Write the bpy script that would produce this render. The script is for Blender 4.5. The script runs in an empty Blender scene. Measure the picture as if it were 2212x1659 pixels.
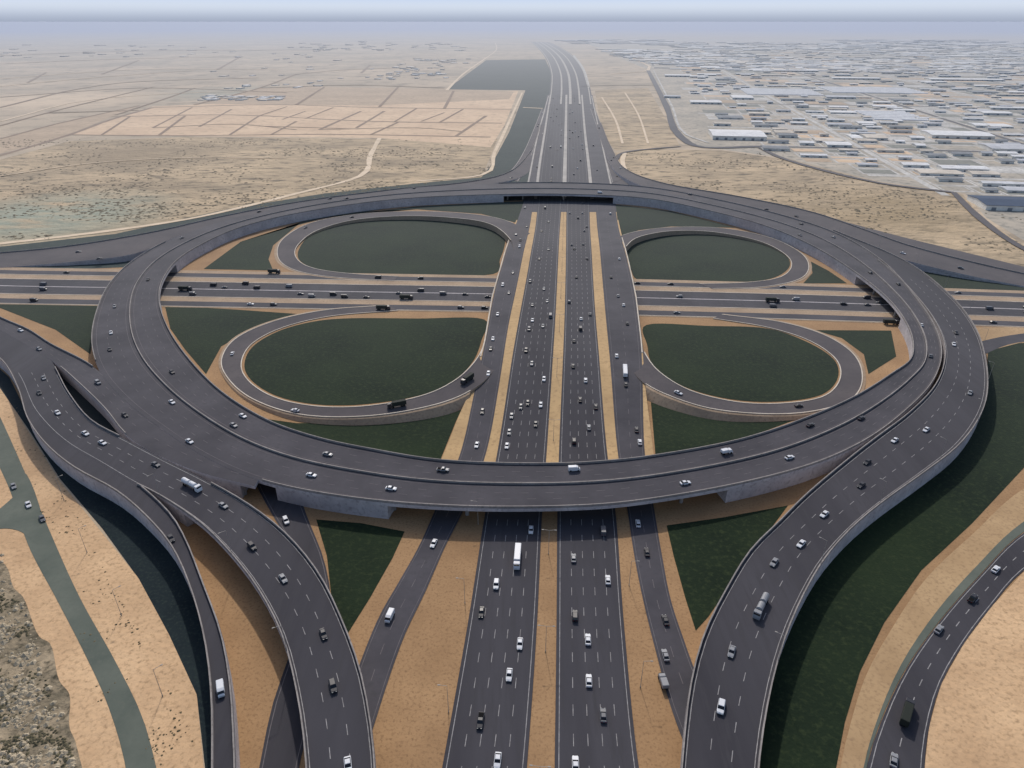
import bpy, bmesh, math, random, bisect
from mathutils import Vector, Matrix
from mathutils import noise as mnoise
from mathutils.geometry import tessellate_polygon
random.seed(7)
S = bpy.context.scene
COL = S.collection
# ------------------------------------------------------------------ survey
PITCH = math.radians(28.0); F = 1475.0; HC = 170.0
cp, sp = math.cos(PITCH), math.sin(PITCH)
def P(x, y, z=0.0):
    dx, dy = x-1106.0, 829.5-y
    d = Vector((dx, dy*sp+F*cp, dy*cp-F*sp))
    t = (z-HC)/d.z
    return Vector((d.x*t, d.y*t, z))
def UV(p):
    q = Vector((p.x, p.y, p.z-HC))
    depth = q.y*cp-q.z*sp; up = q.y*sp+q.z*cp
    return 1106+F*q.x/depth, 829.5-F*up/depth
def sst(t):
    t = max(0, min(1, t)); return t*t*(3-2*t)
def zW(Y):
    """height profile of the main highway along its length"""
    return .14+(6*sst((Y-250)/105) if Y < 440 else 6*sst((660-Y)/140))
# ------------------------------------------------------------------ materials
def lin(c):
    c = c/255.0
    return c/12.92 if c <= 0.04045 else ((c+0.055)/1.055)**2.4
KB = 0.95
def col(r, g, b, k=1.0):
    return (min(.85, lin(r)/KB*k), min(.85, lin(g)/KB*k), min(.85, lin(b)/KB*k), 1)
def haze_group():  # aerial haze painted into base colours, stronger with distance from the origin
    g = bpy.data.node_groups.new("painted_distance_haze", 'ShaderNodeTree')
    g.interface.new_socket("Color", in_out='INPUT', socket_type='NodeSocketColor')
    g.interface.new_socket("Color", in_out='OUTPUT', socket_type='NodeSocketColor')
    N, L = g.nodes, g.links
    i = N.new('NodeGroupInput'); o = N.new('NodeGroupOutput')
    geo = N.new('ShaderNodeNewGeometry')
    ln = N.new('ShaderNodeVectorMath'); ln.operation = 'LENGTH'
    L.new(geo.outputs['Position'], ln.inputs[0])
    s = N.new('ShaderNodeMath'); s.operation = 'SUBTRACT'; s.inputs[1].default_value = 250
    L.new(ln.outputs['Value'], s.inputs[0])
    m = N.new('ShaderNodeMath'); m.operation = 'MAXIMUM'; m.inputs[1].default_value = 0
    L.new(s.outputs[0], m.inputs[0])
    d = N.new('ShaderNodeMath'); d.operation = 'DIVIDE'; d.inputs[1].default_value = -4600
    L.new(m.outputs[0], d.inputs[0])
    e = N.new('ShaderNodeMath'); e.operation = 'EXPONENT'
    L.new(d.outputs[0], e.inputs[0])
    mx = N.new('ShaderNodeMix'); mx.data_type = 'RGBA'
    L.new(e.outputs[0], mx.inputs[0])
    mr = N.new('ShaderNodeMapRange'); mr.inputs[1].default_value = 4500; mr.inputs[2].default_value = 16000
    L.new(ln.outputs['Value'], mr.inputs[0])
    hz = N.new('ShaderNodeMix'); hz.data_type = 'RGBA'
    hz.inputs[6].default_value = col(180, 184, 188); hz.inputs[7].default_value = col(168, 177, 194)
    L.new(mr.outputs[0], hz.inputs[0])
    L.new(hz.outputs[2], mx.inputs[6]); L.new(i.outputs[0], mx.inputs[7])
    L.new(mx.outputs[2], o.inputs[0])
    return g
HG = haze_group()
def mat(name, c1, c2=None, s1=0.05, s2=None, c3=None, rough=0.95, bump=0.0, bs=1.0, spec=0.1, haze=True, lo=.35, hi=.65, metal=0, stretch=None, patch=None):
    m = bpy.data.materials.new(name); m.use_nodes = True
    N, L = m.node_tree.nodes, m.node_tree.links
    b = N['Principled BSDF']; b.inputs['Roughness'].default_value = rough
    b.inputs['Specular IOR Level'].default_value = spec; b.inputs['Metallic'].default_value = metal
    geo = N.new('ShaderNodeNewGeometry')
    pos = geo.outputs['Position']
    if stretch:
        mp = N.new('ShaderNodeMapping'); mp.inputs['Scale'].default_value = stretch
        L.new(pos, mp.inputs[0]); pos = mp.outputs[0]
    rgb = N.new('ShaderNodeRGB'); rgb.outputs[0].default_value = c1
    out = rgb.outputs[0]
    def layer(out, c, s, lo, hi, det=6, mask=None):
        n = N.new('ShaderNodeTexNoise'); n.inputs['Scale'].default_value = s; n.inputs['Detail'].default_value = det
        n.inputs['Roughness'].default_value = .62
        L.new(pos, n.inputs['Vector'])
        r = N.new('ShaderNodeMapRange'); r.inputs[1].default_value = lo; r.inputs[2].default_value = hi
        L.new(n.outputs['Fac'], r.inputs[0])
        fac = r.outputs[0]
        if mask:
            q = N.new('ShaderNodeMath'); q.operation = 'MULTIPLY'; L.new(fac, q.inputs[0]); L.new(mask, q.inputs[1]); fac = q.outputs[0]
        x = N.new('ShaderNodeMix'); x.data_type = 'RGBA'
        L.new(fac, x.inputs[0]); L.new(out, x.inputs[6]); x.inputs[7].default_value = c
        return x.outputs[2]
    if c2: out = layer(out, c2, s1, lo, hi)
    if c3: out = layer(out, c3, s2 or s1*8, .5, .68, 8)
    for cen, rad_, c in (patch or []):
        dn = N.new('ShaderNodeVectorMath'); dn.operation = 'DISTANCE'; L.new(geo.outputs['Position'], dn.inputs[0]); dn.inputs[1].default_value = tuple(cen)
        r = N.new('ShaderNodeMapRange'); r.inputs[1].default_value = rad_*.3; r.inputs[2].default_value = rad_; r.inputs[3].default_value = .9; r.inputs[4].default_value = 0
        L.new(dn.outputs['Value'], r.inputs[0])
        out = layer(out, c, .02, .3, .5, 6, r.outputs[0])
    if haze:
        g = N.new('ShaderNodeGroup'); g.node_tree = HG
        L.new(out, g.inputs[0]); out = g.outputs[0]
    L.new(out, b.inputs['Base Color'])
    if bump:
        n = N.new('ShaderNodeTexNoise'); n.inputs['Scale'].default_value = bs; n.inputs['Detail'].default_value = 6
        L.new(geo.outputs['Position'], n.inputs['Vector'])
        bp = N.new('ShaderNodeBump'); bp.inputs['Strength'].default_value = 1; bp.inputs['Distance'].default_value = bump
        L.new(n.outputs['Fac'], bp.inputs['Height']); L.new(bp.outputs[0], b.inputs['Normal'])
    return m
M = {}
M['desert'] = mat('desert_ground', col(194,174,148), col(154,141,121), .0025, .016, col(130,117,99), bump=1.4, bs=.1, patch=[(P(500,200),260,col(150,148,132)),(P(120,215),300,col(208,186,158))])
M['scrub'] = mat('scrub_ground', col(194,171,138), col(148,131,106), .014, .08, col(96,86,68), bump=2.4, bs=.12, stretch=(.5,1,1), patch=[(P(110,465),130,col(142,150,134)),(P(300,330),160,col(146,128,102)),(P(1900,450),120,col(150,130,98))])
M['plot'] = mat('plot_ground', col(216,188,156), col(198,170,140), .01, .07, col(178,154,126), bump=.4, bs=.1)
M['plot2'] = mat('plot_ground_dull', col(186,163,136), col(168,147,122), .012, .09, col(152,133,112), bump=.4, bs=.1)
M['sand'] = mat('orange_sand', col(166,134,99), col(146,116,85), .035, 1.1, col(131,104,77), bump=.12, bs=.8)
M['pale'] = mat('pale_sand', col(210,177,139), col(184,152,118), .03, .7, col(164,136,105), bump=.3, bs=.5)
M['kerbsand'] = mat('sand_strip', col(180,152,116), col(162,135,102), .05, .8, col(148,123,95))
M['shoulder'] = mat('beige_shoulder', col(172,150,126), col(152,132,111), .05, .8, col(140,121,102))
M['medsand'] = mat('median_sand', col(192,162,120), col(174,146,108), .05, .5, col(162,135,101))
M['asphalt'] = mat('asphalt', col(73,72,77), col(58,57,62), .03, .5, col(65,64,68), rough=.85, bump=.01, bs=4, stretch=(1,.1,1))
M['asphalt_b'] = mat('asphalt_worn', col(80,78,83), col(64,63,68), .04, .5, col(71,70,74), rough=.85, bump=.01, bs=4)
M['darkroad'] = mat('asphalt_brown', col(90,85,86), col(74,71,74), .03, .4, col(80,76,78), rough=.9)
M['green'] = mat('dark_grass', col(38,50,34), col(27,38,28), .018, .5, col(47,57,38), bump=.2, bs=1.2)
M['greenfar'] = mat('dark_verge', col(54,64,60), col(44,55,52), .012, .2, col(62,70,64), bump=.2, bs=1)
M['teal'] = mat('dark_channel', col(38,47,50), col(28,37,41), .04, .9, col(46,56,54), bump=.1, bs=1)
M['path'] = mat('grey_green_path', col(104,109,100), col(86,93,86), .05, .7, col(95,100,92))
M['rock'] = mat('stony_scrub', col(164,148,124), col(108,100,84), .09, .4, col(74,70,58), bump=.6, bs=.6)
M['paint'] = mat('road_paint', col(160,158,158), col(124,122,122), .6)
M['paint_dim'] = mat('worn_road_paint', col(112,108,110), col(94,90,93), .4)
M['concrete'] = mat('concrete', col(190,185,186), col(164,159,161), .08, .6, col(148,142,144), bump=.03, bs=2)
M['concrete_l'] = mat('pale_concrete', col(152,146,142), col(130,125,122), .08, .7, col(120,114,111))
M['kerb'] = mat('kerb_concrete', col(206,196,182), col(182,172,158), .1)
M['track'] = mat('dirt_track', col(126,106,90), col(142,122,102), .03)
M['paletrack'] = mat('pale_track', col(222,202,176), col(200,180,152), .05)
M['street'] = mat('street_pale', col(206,203,197), col(166,163,157), .03, .2, col(142,139,133))
M['farstrip'] = mat('median_far', col(182,176,168), col(158,154,148), .03)
M['city'] = mat('city_ground', col(184,172,154), col(148,142,130), .012, .1, col(116,114,106), bump=.3, bs=.2)
M['yard'] = mat('yard_ground', col(136,136,126), col(116,116,108), .02, .15, col(98,100,94))
M['roofw'] = mat('white_roof', col(236,236,236), col(210,210,210), .08, .3, col(196,196,196))
M['roofg'] = mat('grey_roof', col(196,198,202), col(166,168,172), .08)
M['roofb'] = mat('beige_roof', col(216,206,192), col(184,174,160), .08)
M['roofd'] = mat('dark_roof', col(134,138,142), col(110,114,118), .08)
M['wallb'] = mat('building_wall', col(234,230,222), col(212,206,198), .1)
M['door'] = mat('door_metal', col(120,124,130), rough=.5)
M['cblue'] = mat('blue_roof', col(58,76,100), col(48,64,88), .08)
M['cpw'] = mat('car_paint_white', col(202,204,208), rough=.45, spec=.4)
M['cps'] = mat('car_paint_silver', col(130,132,136), rough=.4, spec=.4)
M['cpd'] = mat('car_paint_dark', col(42,42,48), rough=.4, spec=.4)
M['cpg'] = mat('car_paint_grey', col(88,90,96), rough=.4, spec=.4)
M['cpt'] = mat('dark_tarpaulin', col(44,48,44), rough=.7)
M['glass'] = mat('window_glass', col(24,27,32), rough=.15, spec=.5)
M['tyre'] = mat('tyre_rubber', col(22,22,23), rough=.9)
M['lampglass'] = mat('lamp_lens', col(210,210,200), rough=.3, spec=.5)
M['redlens'] = mat('red_lens', col(150,24,20), rough=.3, spec=.5)
M['steel'] = mat('galvanised_steel', col(150,146,140), rough=.6, spec=.3)
# ------------------------------------------------------------------ helpers
def mesh_obj(name, verts, faces, mats, fm=None, parent=None, kind=None, label=None, category=None, group=None, clean=False):
    if clean:
        used = sorted({i for f in faces for i in f}); mp = {u: i for i, u in enumerate(used)}
        verts = [verts[u] for u in used]; faces = [tuple(mp[i] for i in f) for f in faces]
    me = bpy.data.meshes.new(name)
    me.from_pydata([tuple(v) for v in verts], [], faces); me.update()
    if not isinstance(mats, (list, tuple)): mats = [mats]
    for m in mats: me.materials.append(m)
    if fm:
        me.polygons.foreach_set('material_index', fm)
    if clean:
        bm = bmesh.new(); bm.from_mesh(me); bmesh.ops.remove_doubles(bm, verts=bm.verts, dist=.001); bm.to_mesh(me); bm.free()
    o = bpy.data.objects.new(name, me); COL.objects.link(o)
    if parent: o.parent = parent
    if kind: o['kind'] = kind
    if label: o['label'] = label
    if category: o['category'] = category
    if group: o['group'] = group
    return o
def empty(name, loc, label, category, group=None):
    o = bpy.data.objects.new(name, None); o.location = loc; COL.objects.link(o)
    o.empty_display_size = 1
    o['label'] = label; o['category'] = category
    if group: o['group'] = group
    return o
def cr(pts, n=8, closed=False):
    out = []; k = len(pts)
    if k == 2: return [pts[0].lerp(pts[1], i/n) for i in range(n+1)]
    rng = range(k) if closed else range(k-1)
    for i in rng:
        if closed: p0, p1, p2, p3 = pts[i-1], pts[i], pts[(i+1)%k], pts[(i+2)%k]
        else:
            p1, p2 = pts[i], pts[i+1]
            p0 = pts[i-1] if i else p1*2-p2
            p3 = pts[i+2] if i+2 < k else p2*2-p1
        t0 = 0; t1 = max((p1-p0).length, 1e-3)**.5; t2 = t1+max((p2-p1).length, 1e-3)**.5; t3 = t2+max((p3-p2).length, 1e-3)**.5
        for j in range(n):
            t = t1+(t2-t1)*j/n
            A1 = p0*((t1-t)/(t1-t0))+p1*((t-t0)/(t1-t0)); A2 = p1*((t2-t)/(t2-t1))+p2*((t-t1)/(t2-t1)); A3 = p2*((t3-t)/(t3-t2))+p3*((t-t2)/(t3-t2))
            B1 = A1*((t2-t)/(t2-t0))+A2*((t-t0)/(t2-t0)); B2 = A2*((t3-t)/(t3-t1))+A3*((t-t1)/(t3-t1))
            out.append(B1*((t2-t)/(t2-t1))+B2*((t-t1)/(t2-t1)))
    if not closed: out.append(pts[-1].copy())
    return out
def resample(pts, N, closed=False):
    if closed: pts = pts+[pts[0]]
    L = [0]
    for a, b in zip(pts, pts[1:]): L.append(L[-1]+(b-a).length)
    out = []; j = 0
    for i in range(N+1):
        s = L[-1]*i/N
        while j < len(L)-2 and L[j+1] < s: j += 1
        d = L[j+1]-L[j]
        out.append(pts[j].lerp(pts[j+1], (s-L[j])/d if d > 1e-9 else 0))
    return out
def length(pts): return sum((b-a).length for a, b in zip(pts, pts[1:]))
def PW(x, y, off=0):
    z = 0
    for _ in range(12): z = zW(P(x, y, z).y)*.6+z*.4
    p = P(x, y, z); p.z = zW(p.y)+off
    return p
def trace(pts, z):
    r = []
    for p in pts:
        if isinstance(z, tuple): r.append(PW(p[0], p[1], z[1])); continue
        zz = p[2] if len(p) > 2 else (z(p[0], p[1]) if callable(z) else z)
        r.append(P(p[0], p[1], zz))
    return r
def poly(name, pts, z, m, smooth=True, kind='structure'):
    w = trace(pts, z)
    if smooth: w = cr(w, 6, True)
    tri = tessellate_polygon([w])
    o = mesh_obj(name, w, [tuple(t) for t in tri], m, kind=kind)
    me = o.data
    for p in me.polygons:
        if p.normal.z < 0: p.flip()
    return o
ROADS = {}
GRADE = []
def edges(name, eL, eR, z, step=8, lin_=False):
    a, b = trace(eL, z), trace(eR, z)
    a, b = (a, b) if lin_ else (cr(a), cr(b))
    N = max(6, int(max(length(a), length(b))/step))
    L, R = resample(a, N), resample(b, N)
    if isinstance(z, tuple):
        for q in L+R: q.z = zW(q.y)+z[1]
    C = [(p+q)/2 for p, q in zip(L, R)]
    ROADS[name] = (L, R, C)
    return L, R
def strip(name, L, R, m, dz=0, parent=None, kind='structure'):
    up = Vector((0, 0, dz))
    v = []; f = []
    for a, b in zip(L, R): v += [a+up, b+up]
    for i in range(len(L)-1): f.append((2*i, 2*i+1, 2*i+3, 2*i+2))
    o = mesh_obj(name, v, f, m, parent=parent, kind=None if parent else kind)
    for p in o.data.polygons:
        if p.normal.z < 0: p.flip()
    return o
def grade(name, eL, eR, z, m, nm='road', lines=None, **k):
    L, R = edges(name, eL, eR, z, **k)
    GRADE.append(name)
    strip(nm, L, R, m)
    if lines: marks(name, lines, .04)
    return L, R
def between(name, t):
    L, R, C = ROADS[name]
    return [a.lerp(b, t) for a, b in zip(L, R)]
def marks(name, spec, dz, parent=None, keep=None):
    by = {}
    for t, w, dash, gap, pm in spec:
        pts = between(name, t)
        tot = length(pts)
        V, Fc = by.setdefault(pm, ([], []))
        def seg(line):
            base = len(V)
            for i, p in enumerate(line):
                d = (line[min(i+1, len(line)-1)]-line[max(i-1, 0)]); d.z = 0
                if d.length < 1e-6: d = Vector((0, 1, 0))
                n = Vector((-d.y, d.x, 0)).normalized()*w/2
                V.append(p+n+Vector((0, 0, dz))); V.append(p-n+Vector((0, 0, dz)))
            for i in range(len(line)-1):
                if keep and not keep(*UV(line[i])): continue
                q = base+2*i
                Fc.append((q+1, q+3, q+2, q))
        if not dash: seg(pts)
        else:
            cum = [0]
            for a, b in zip(pts, pts[1:]): cum.append(cum[-1]+(b-a).length)
            def at(s):
                i = min(max(bisect.bisect_right(cum, s)-1, 0), len(pts)-2)
                return pts[i].lerp(pts[i+1], min(1, (s-cum[i])/max(1e-6, cum[i+1]-cum[i])))
            s = 0
            while s+dash < tot:
                seg([at(s), at(s+dash)]); s += dash+gap
    for pm, (V, Fc) in by.items():
        mesh_obj('road_marking', V, Fc, M[pm], parent=parent, kind=None if parent else 'structure', clean=True)
def beam(line, w, z0, z1, V, Fc, keep=None, inset=0):
    base = len(V)
    for i, p in enumerate(line):
        d = (line[min(i+1, len(line)-1)]-line[max(i-1, 0)]); d.z = 0
        n = Vector((-d.y, d.x, 0)).normalized()
        a = p+n*(inset-w/2); b = p+n*(inset+w/2)
        for q, zz in ((a, z0), (a, z1), (b, z1), (b, z0)):
            V.append(Vector((q.x, q.y, q.z+zz)))
    ok = [not (keep and not keep(*UV(line[i]))) for i in range(len(line)-1)]
    for i in range(len(line)-1):
        if not ok[i]: continue
        q = base+4*i
        for j in range(4):
            k = (j+1) % 4
            Fc.append((q+j, q+k, q+4+k, q+4+j))
        if i == 0 or not ok[i-1]: Fc.append((q, q+3, q+2, q+1))
        if i == len(line)-2 or not ok[i+1]: Fc.append((q+4, q+5, q+6, q+7))
def on_grade(p, margin=1.0):
    for n in GRADE:
        L, R, C = ROADS[n]
        for a, b, c in zip(L, R, C):
            if abs(c.y-p.y) < 60 and (Vector((c.x, c.y))-Vector((p.x, p.y))).length < (a-b).length/2+margin: return True
    return False
def dist_line(p, line):
    best = 1e9; q = Vector((p.x, p.y))
    for a, b in zip(line, line[1:]):
        a2, b2 = Vector((a.x, a.y)), Vector((b.x, b.y)); d = b2-a2
        t = max(0, min(1, (q-a2).dot(d)/max(1e-9, d.dot(d))))
        best = min(best, (a2+d*t-q).length)
    return best
def flyover(name, label, L, R, m, opened, parL=None, parR=None, wallL=True, wallR=True, thick=1.5, closed=False, piers=True, pw=.4, ph=1.0, pm=None, nm='flyover', cat='flyover', wm=None):
    E = empty(nm, (L[0].x, L[0].y, 0), label, cat)
    inv = Matrix.Translation(-E.location)
    wm = wm or M['concrete']
    n = len(L)
    C = [(a+b)/2 for a, b in zip(L, R)]
    V = []; Fc = []
    for a, b in zip(L, R):
        V += [a, b, b-Vector((0, 0, thick)), a-Vector((0, 0, thick))]
    for i in range(n-1):
        q = 4*i
        for j in range(4): k = (j+1) % 4; Fc.append((q+j, q+4+j, q+4+k, q+k))
    if not closed: Fc.append((0, 1, 2, 3)); Fc.append((4*n-4, 4*n-1, 4*n-2, 4*n-3))
    fm = []
    for f in Fc: fm.append(0 if len(fm) % 4 == 0 and len(fm) < 4*(n-1) else 1)
    d = mesh_obj('deck', V, Fc, [m, wm], fm, parent=E)
    d.matrix_parent_inverse = inv
    bm = bmesh.new(); bm.from_mesh(d.data); bmesh.ops.recalc_face_normals(bm, faces=bm.faces); bm.to_mesh(d.data); bm.free()
    op = [opened(c) for c in C]
    La = [a.lerp(b, .25/max(1, (a-b).length)) for a, b in zip(L, R)]; Ra = [b.lerp(a, .25/max(1, (a-b).length)) for a, b in zip(L, R)]
    V = []; Fc = []
    def q4(a, b):
        k = len(V); za, zb = a.z-thick+.02, b.z-thick+.02
        V.extend([Vector((a.x, a.y, za)), Vector((b.x, b.y, zb)), Vector((b.x, b.y, -.3)), Vector((a.x, a.y, -.3))]); Fc.append((k, k+1, k+2, k+3))
    def flush():
        nonlocal V, Fc
        if Fc:
            o = mesh_obj('retaining_wall', V, Fc, wm, parent=E, clean=True); o.matrix_parent_inverse = inv
        V = []; Fc = []
    for i in range(n-1):
        if op[i] or (C[i].z < thick+.05 and C[i+1].z < thick+.05):
            flush(); continue
        first = i == 0 or op[i-1] or not Fc
        if wallL: q4(La[i], La[i+1])
        if wallR: q4(Ra[i], Ra[i+1])
        if first: q4(La[i], Ra[i])
        if i == n-2 or op[i+1]: q4(La[i+1], Ra[i+1])
    flush()
    for line, keep, sgn in ((L, parL, 1), (R, parR, -1)):
        if keep is None: continue
        V = []; Fc = []
        other = R if line is L else L
        ln = [a.lerp(b, (pw/2+.08)/max(1, (a-b).length)) for a, b in zip(line, other)]
        beam(ln, pw, .0, ph, V, Fc, keep if callable(keep) else None)
        if Fc:
            o = mesh_obj('parapet', V, Fc, pm or M['concrete_l'], parent=E, clean=True); o.matrix_parent_inverse = inv
    if piers:
        acc = 99; cnt = 0
        for i in range(1, n-1):
            acc += (C[i]-C[i-1]).length
            if op[i] and C[i].z > 4 and acc > 17 and cnt < 60:
                ok = False
                for t in (.2, .5, .8):
                    p = L[i].lerp(R[i], t)
                    if on_grade(p): continue
                    ok = True; cnt += 1
                    V = []; Fc = []
                    seg = 12; h = p.z-thick
                    for zz, r in ((-.3, .8), (h-1.2, .8), (h+.02, 1.5)):
                        for k in range(seg):
                            an = 2*math.pi*k/seg; V.append(Vector((p.x+r*math.cos(an), p.y+r*math.sin(an), zz)))
                    for lv in range(2):
                        for k in range(seg): Fc.append((lv*seg+k, lv*seg+(k+1) % seg, (lv+1)*seg+(k+1) % seg, (lv+1)*seg+k))
                    o = mesh_obj('pier', V, Fc, M['concrete_l'], parent=E); o.matrix_parent_inverse = inv
                if ok: acc = 0
    return E, inv
# ------------------------------------------------------------------ ground
gx = [0]
v = 250
while v < 200000: gx.append(v); v *= 1.6
gx.append(200000)
ax = sorted(set([-a for a in gx]+gx))
V = [Vector((a, b, 0)) for b in ax for a in ax]; n = len(ax)
mesh_obj('ground', V, [(j*n+i, j*n+i+1, (j+1)*n+i+1, (j+1)*n+i) for j in range(n-1) for i in range(n-1)], M['desert'], kind='structure')
poly('ground', [(-300,360),(0,345),(150,305),(400,296),(820,300),(1075,300),(1050,360),(1040,383),(900,396),(700,418),(500,450),(250,505),(0,533),(-300,560)], .04, M['scrub'], False)
poly('ground', [(1330,330),(1400,322),(1560,325),(1700,345),(1900,395),(2080,420),(2120,470),(2212,530),(2500,640),(2212,578),(1950,515),(1750,462),(1550,420),(1420,405),(1350,370)], .04, M['scrub'], False)
poly('ground', [(1285,195),(1400,190),(1440,260),(1470,318),(1330,325),(1300,290)], .035, M['scrub'], False)
poly('ground', [(150,290),(330,230),(420,226),(1120,196),(1090,270),(1060,318),(820,298),(400,294)], .045, M['plot'], False)
for q in ([(420,224),(560,190),(700,188),(960,192),(1110,198),(1100,214),(800,228)],[(0,300),(120,268),(300,228),(150,290),(0,332),(-100,350)]):
    poly('ground', q, .06, M['plot2'], False)
poly('ground', [(1400,150),(1420,190),(1480,312),(1700,342),(1900,392),(2085,418),(2130,470),(2212,520),(2900,700),(2900,90),(1700,84),(1250,84),(1300,110)], .03, M['city'], False)
poly('ground', [(-300,600),(0,590),(300,560),(520,470),(850,415),(1080,400),(1420,405),(1800,480),(2212,600),(2700,680),(2700,1100),(2800,1900),(440,1900),(445,1659),(430,1500),(380,1330),(300,1200),(200,1080),(60,900),(-100,720),(-300,650)], .05, M['sand'], False)
poly('ground', [(-300,560),(0,533),(250,505),(500,450),(700,418),(900,396),(1040,383),(1062,355),(1100,285),(1135,195),(965,193),(1050,130),(1178,128),(1192,160),(1190,300),(1200,430),(900,440),(520,500),(280,577),(0,588),(-300,592)], .09, M['greenfar'], False)
poly('ground', [(1270,195),(1290,260),(1312,320),(1345,375),(1420,400),(1550,416),(1750,459),(1950,512),(2212,576),(2600,650),(2600,690),(2212,632),(2030,627),(1800,520),(1500,440),(1250,430),(1250,300)], .09, M['darkroad'], False)
G = M['green']
poly('ditch', [(85,760),(125,770),(190,825),(250,890),(310,965),(290,1000),(200,960),(130,890),(90,820)], .17, M['teal'], False)
poly('grass', [(1960,572),(2212,622),(2500,670),(2500,680),(2212,634),(2035,628)], .13, G, False)
poly('grass', [(-200,590),(0,584),(270,583),(262,592),(0,594),(-200,597)], .13, G, False)
poly('grass', [(440,581),(520,522),(700,470),(900,446),(1100,436),(1155,434),(1135,480),(1110,480),(1040,462),(900,452),(760,458),(650,480),(590,530),(580,560),(590,584)], .15, G, False)
poly('grass', [(645,540),(680,503),(760,479),(860,470),(960,472),(1050,485),(1088,508),(1090,530),(1080,560),(1065,592),(760,590),(690,582),(650,565)], .15, G)
poly('grass', [(356,660),(500,668),(670,680),(560,703),(478,748),(445,808),(400,755),(368,710)], .15, G, False)
poly('grass', [(740,688),(900,688),(1046,690),(1040,735),(1022,780),(985,818),(920,850),(800,872),(690,874),(600,856),(542,820),(528,785),(550,745),(610,712),(680,694)], .15, G)
poly('grass', [(555,902),(640,914),(800,913),(920,888),(1018,840),(985,910),(950,996),(800,974),(650,942)], .15, G, False)
poly('grass', [(-200,630),(0,645),(218,650),(207,700),(195,765),(120,712),(0,665),(-200,600)], .15, G, False)
poly('grass', [(1330,442),(1450,456),(1590,492),(1450,489),(1380,497),(1338,514)], .15, G, False)
poly('grass', [(1352,545),(1370,517),(1440,502),(1540,503),(1640,523),(1698,553),(1704,578),(1660,603),(1560,610),(1385,607),(1362,580)], .15, G)
poly('grass', [(1752,565),(1790,585),(1830,612),(1735,612),(1755,590)], .15, G, False)
poly('grass', [(1396,702),(1530,704),(1660,710),(1740,737),(1800,775),(1810,815),(1775,852),(1690,867),(1590,864),(1490,840),(1415,795),(1398,745)], .15, G)
poly('grass', [(1760,713),(1925,714),(1936,770),(1876,808),(1866,765),(1818,730)], .15, G, False)
poly('grass', [(1406,868),(1500,893),(1620,904),(1725,904),(1600,950),(1416,985)], .15, G, False)
poly('grass', [(683,1122),(780,1130),(874,1148),(848,1205),(800,1290),(750,1370),(716,1290),(706,1200)], .15, G, False)
poly('grass', [(1440,1135),(1560,1118),(1702,1092),(1640,1175),(1590,1245),(1530,1332),(1503,1362),(1480,1290),(1455,1200)], .15, G, False)
poly('grass', [(2135,745),(2400,730),(2500,900),(2212,1010),(2100,1130),(1990,1232),(1910,1345),(1858,1450),(1825,1560),(1806,1659),(1780,1850),(1600,1850),(1640,1500),(1700,1300),(1850,1120),(2060,960),(2130,840)], .15, G, False)
poly('ground', [(2212,1180),(2500,1050),(2900,1900),(1980,1900),(1997,1659),(2007,1570),(2032,1480),(2082,1390),(2142,1310),(2212,1235)], .11, M['pale'], False)
poly('ground', [(-800,600),(-100,720),(0,835),(60,930),(130,1040),(220,1150),(300,1250),(370,1380),(425,1500),(440,1659),(430,1900),(-1200,1900)], .06, M['pale'], False)
poly('ditch', [(-250,640),(-60,745),(20,815),(60,895),(110,965),(250,1055),(330,1110),(400,1230),(440,1350),(470,1500),(480,1659),(480,1850),(445,1850),(443,1659),(425,1500),(365,1370),(300,1250),(220,1140),(130,1035),(60,925),(0,838),(-100,745)], .12, M['teal'], False)
poly('ground', [(-300,1150),(0,1210),(30,1270),(50,1290),(85,1375),(108,1390),(128,1470),(150,1500),(150,1570),(165,1610),(175,1900),(-700,1900)], .10, M['rock'])
L, R = edges('lp', [(290,1850),(272,1659),(232,1520),(182,1410),(120,1290),(62,1180),(22,1060),(-10,990),(-60,880)], [(378,1850),(338,1659),(308,1550),(250,1430),(172,1290),(100,1130),(45,1000),(0,900),(-50,800)], .14)
strip('path', L, R, M['path'])
poly('path', [(52,1020),(38,1062),(10,1090),(-20,1112),(-60,1128),(-60,1160),(0,1142),(40,1146),(85,1175),(95,1140)], .17, M['path'], True)
# ------------------------------------------------------------------ main highway
base = edges('mainbase',
  [(950,1000),(990,900),(1020,835),(1045,740),(1062,640),(1085,560),(1105,500),(1128,440),(1140,400),(1160,300),(1185,205)],
  [(1415,1000),(1402,900),(1392,820),(1387,740),(1375,640),(1360,570),(1345,515),(1330,440),(1325,400),(1300,300),(1280,205)], ('w', 0), lin_=True, step=4)
cross_c = trace([(-300,610),(0,618),(300,622),(700,630),(1065,637),(1385,645),(1700,652),(2000,665),(2212,672),(2500,690)], 0)
main_c = trace([(1168,1800),(1187,1100),(1195,1000),(1208,700),(1216,500),(1219,400),(1220,200)], 0)
c_c = trace([(600,1035),(640,1120),(680,1230),(680,1330),(660,1450),(620,1659)], 0)
bl, br = base
idx = [i for i, c in enumerate(bl) if c.y < 690]
E0, inv0 = flyover('main', 'broad sand-edged highway embankment bridging over the crossing motorway', bl[:idx[-1]+1], br[:idx[-1]+1], M['medsand'],
   lambda c: dist_line(c, cross_c) < 42, parL=lambda u, v: 500 < v < 775, parR=lambda u, v: 515 < v < 765, thick=1.4, piers=False, nm='highway_bridge', cat='bridge', pw=.7, ph=.35, pm=M['kerb'])
strip('road', bl[idx[-1]:], br[idx[-1]:], M['asphalt_b'])
Z1 = ('w', .08)
W = 'paint'; D = 'paint_dim'
lanes5 = [(.05,.22,0,0,W),(.95,.22,0,0,W)]+[(t,.2,3.6,5.4,W) for t in (.23,.41,.59,.77)]
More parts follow.
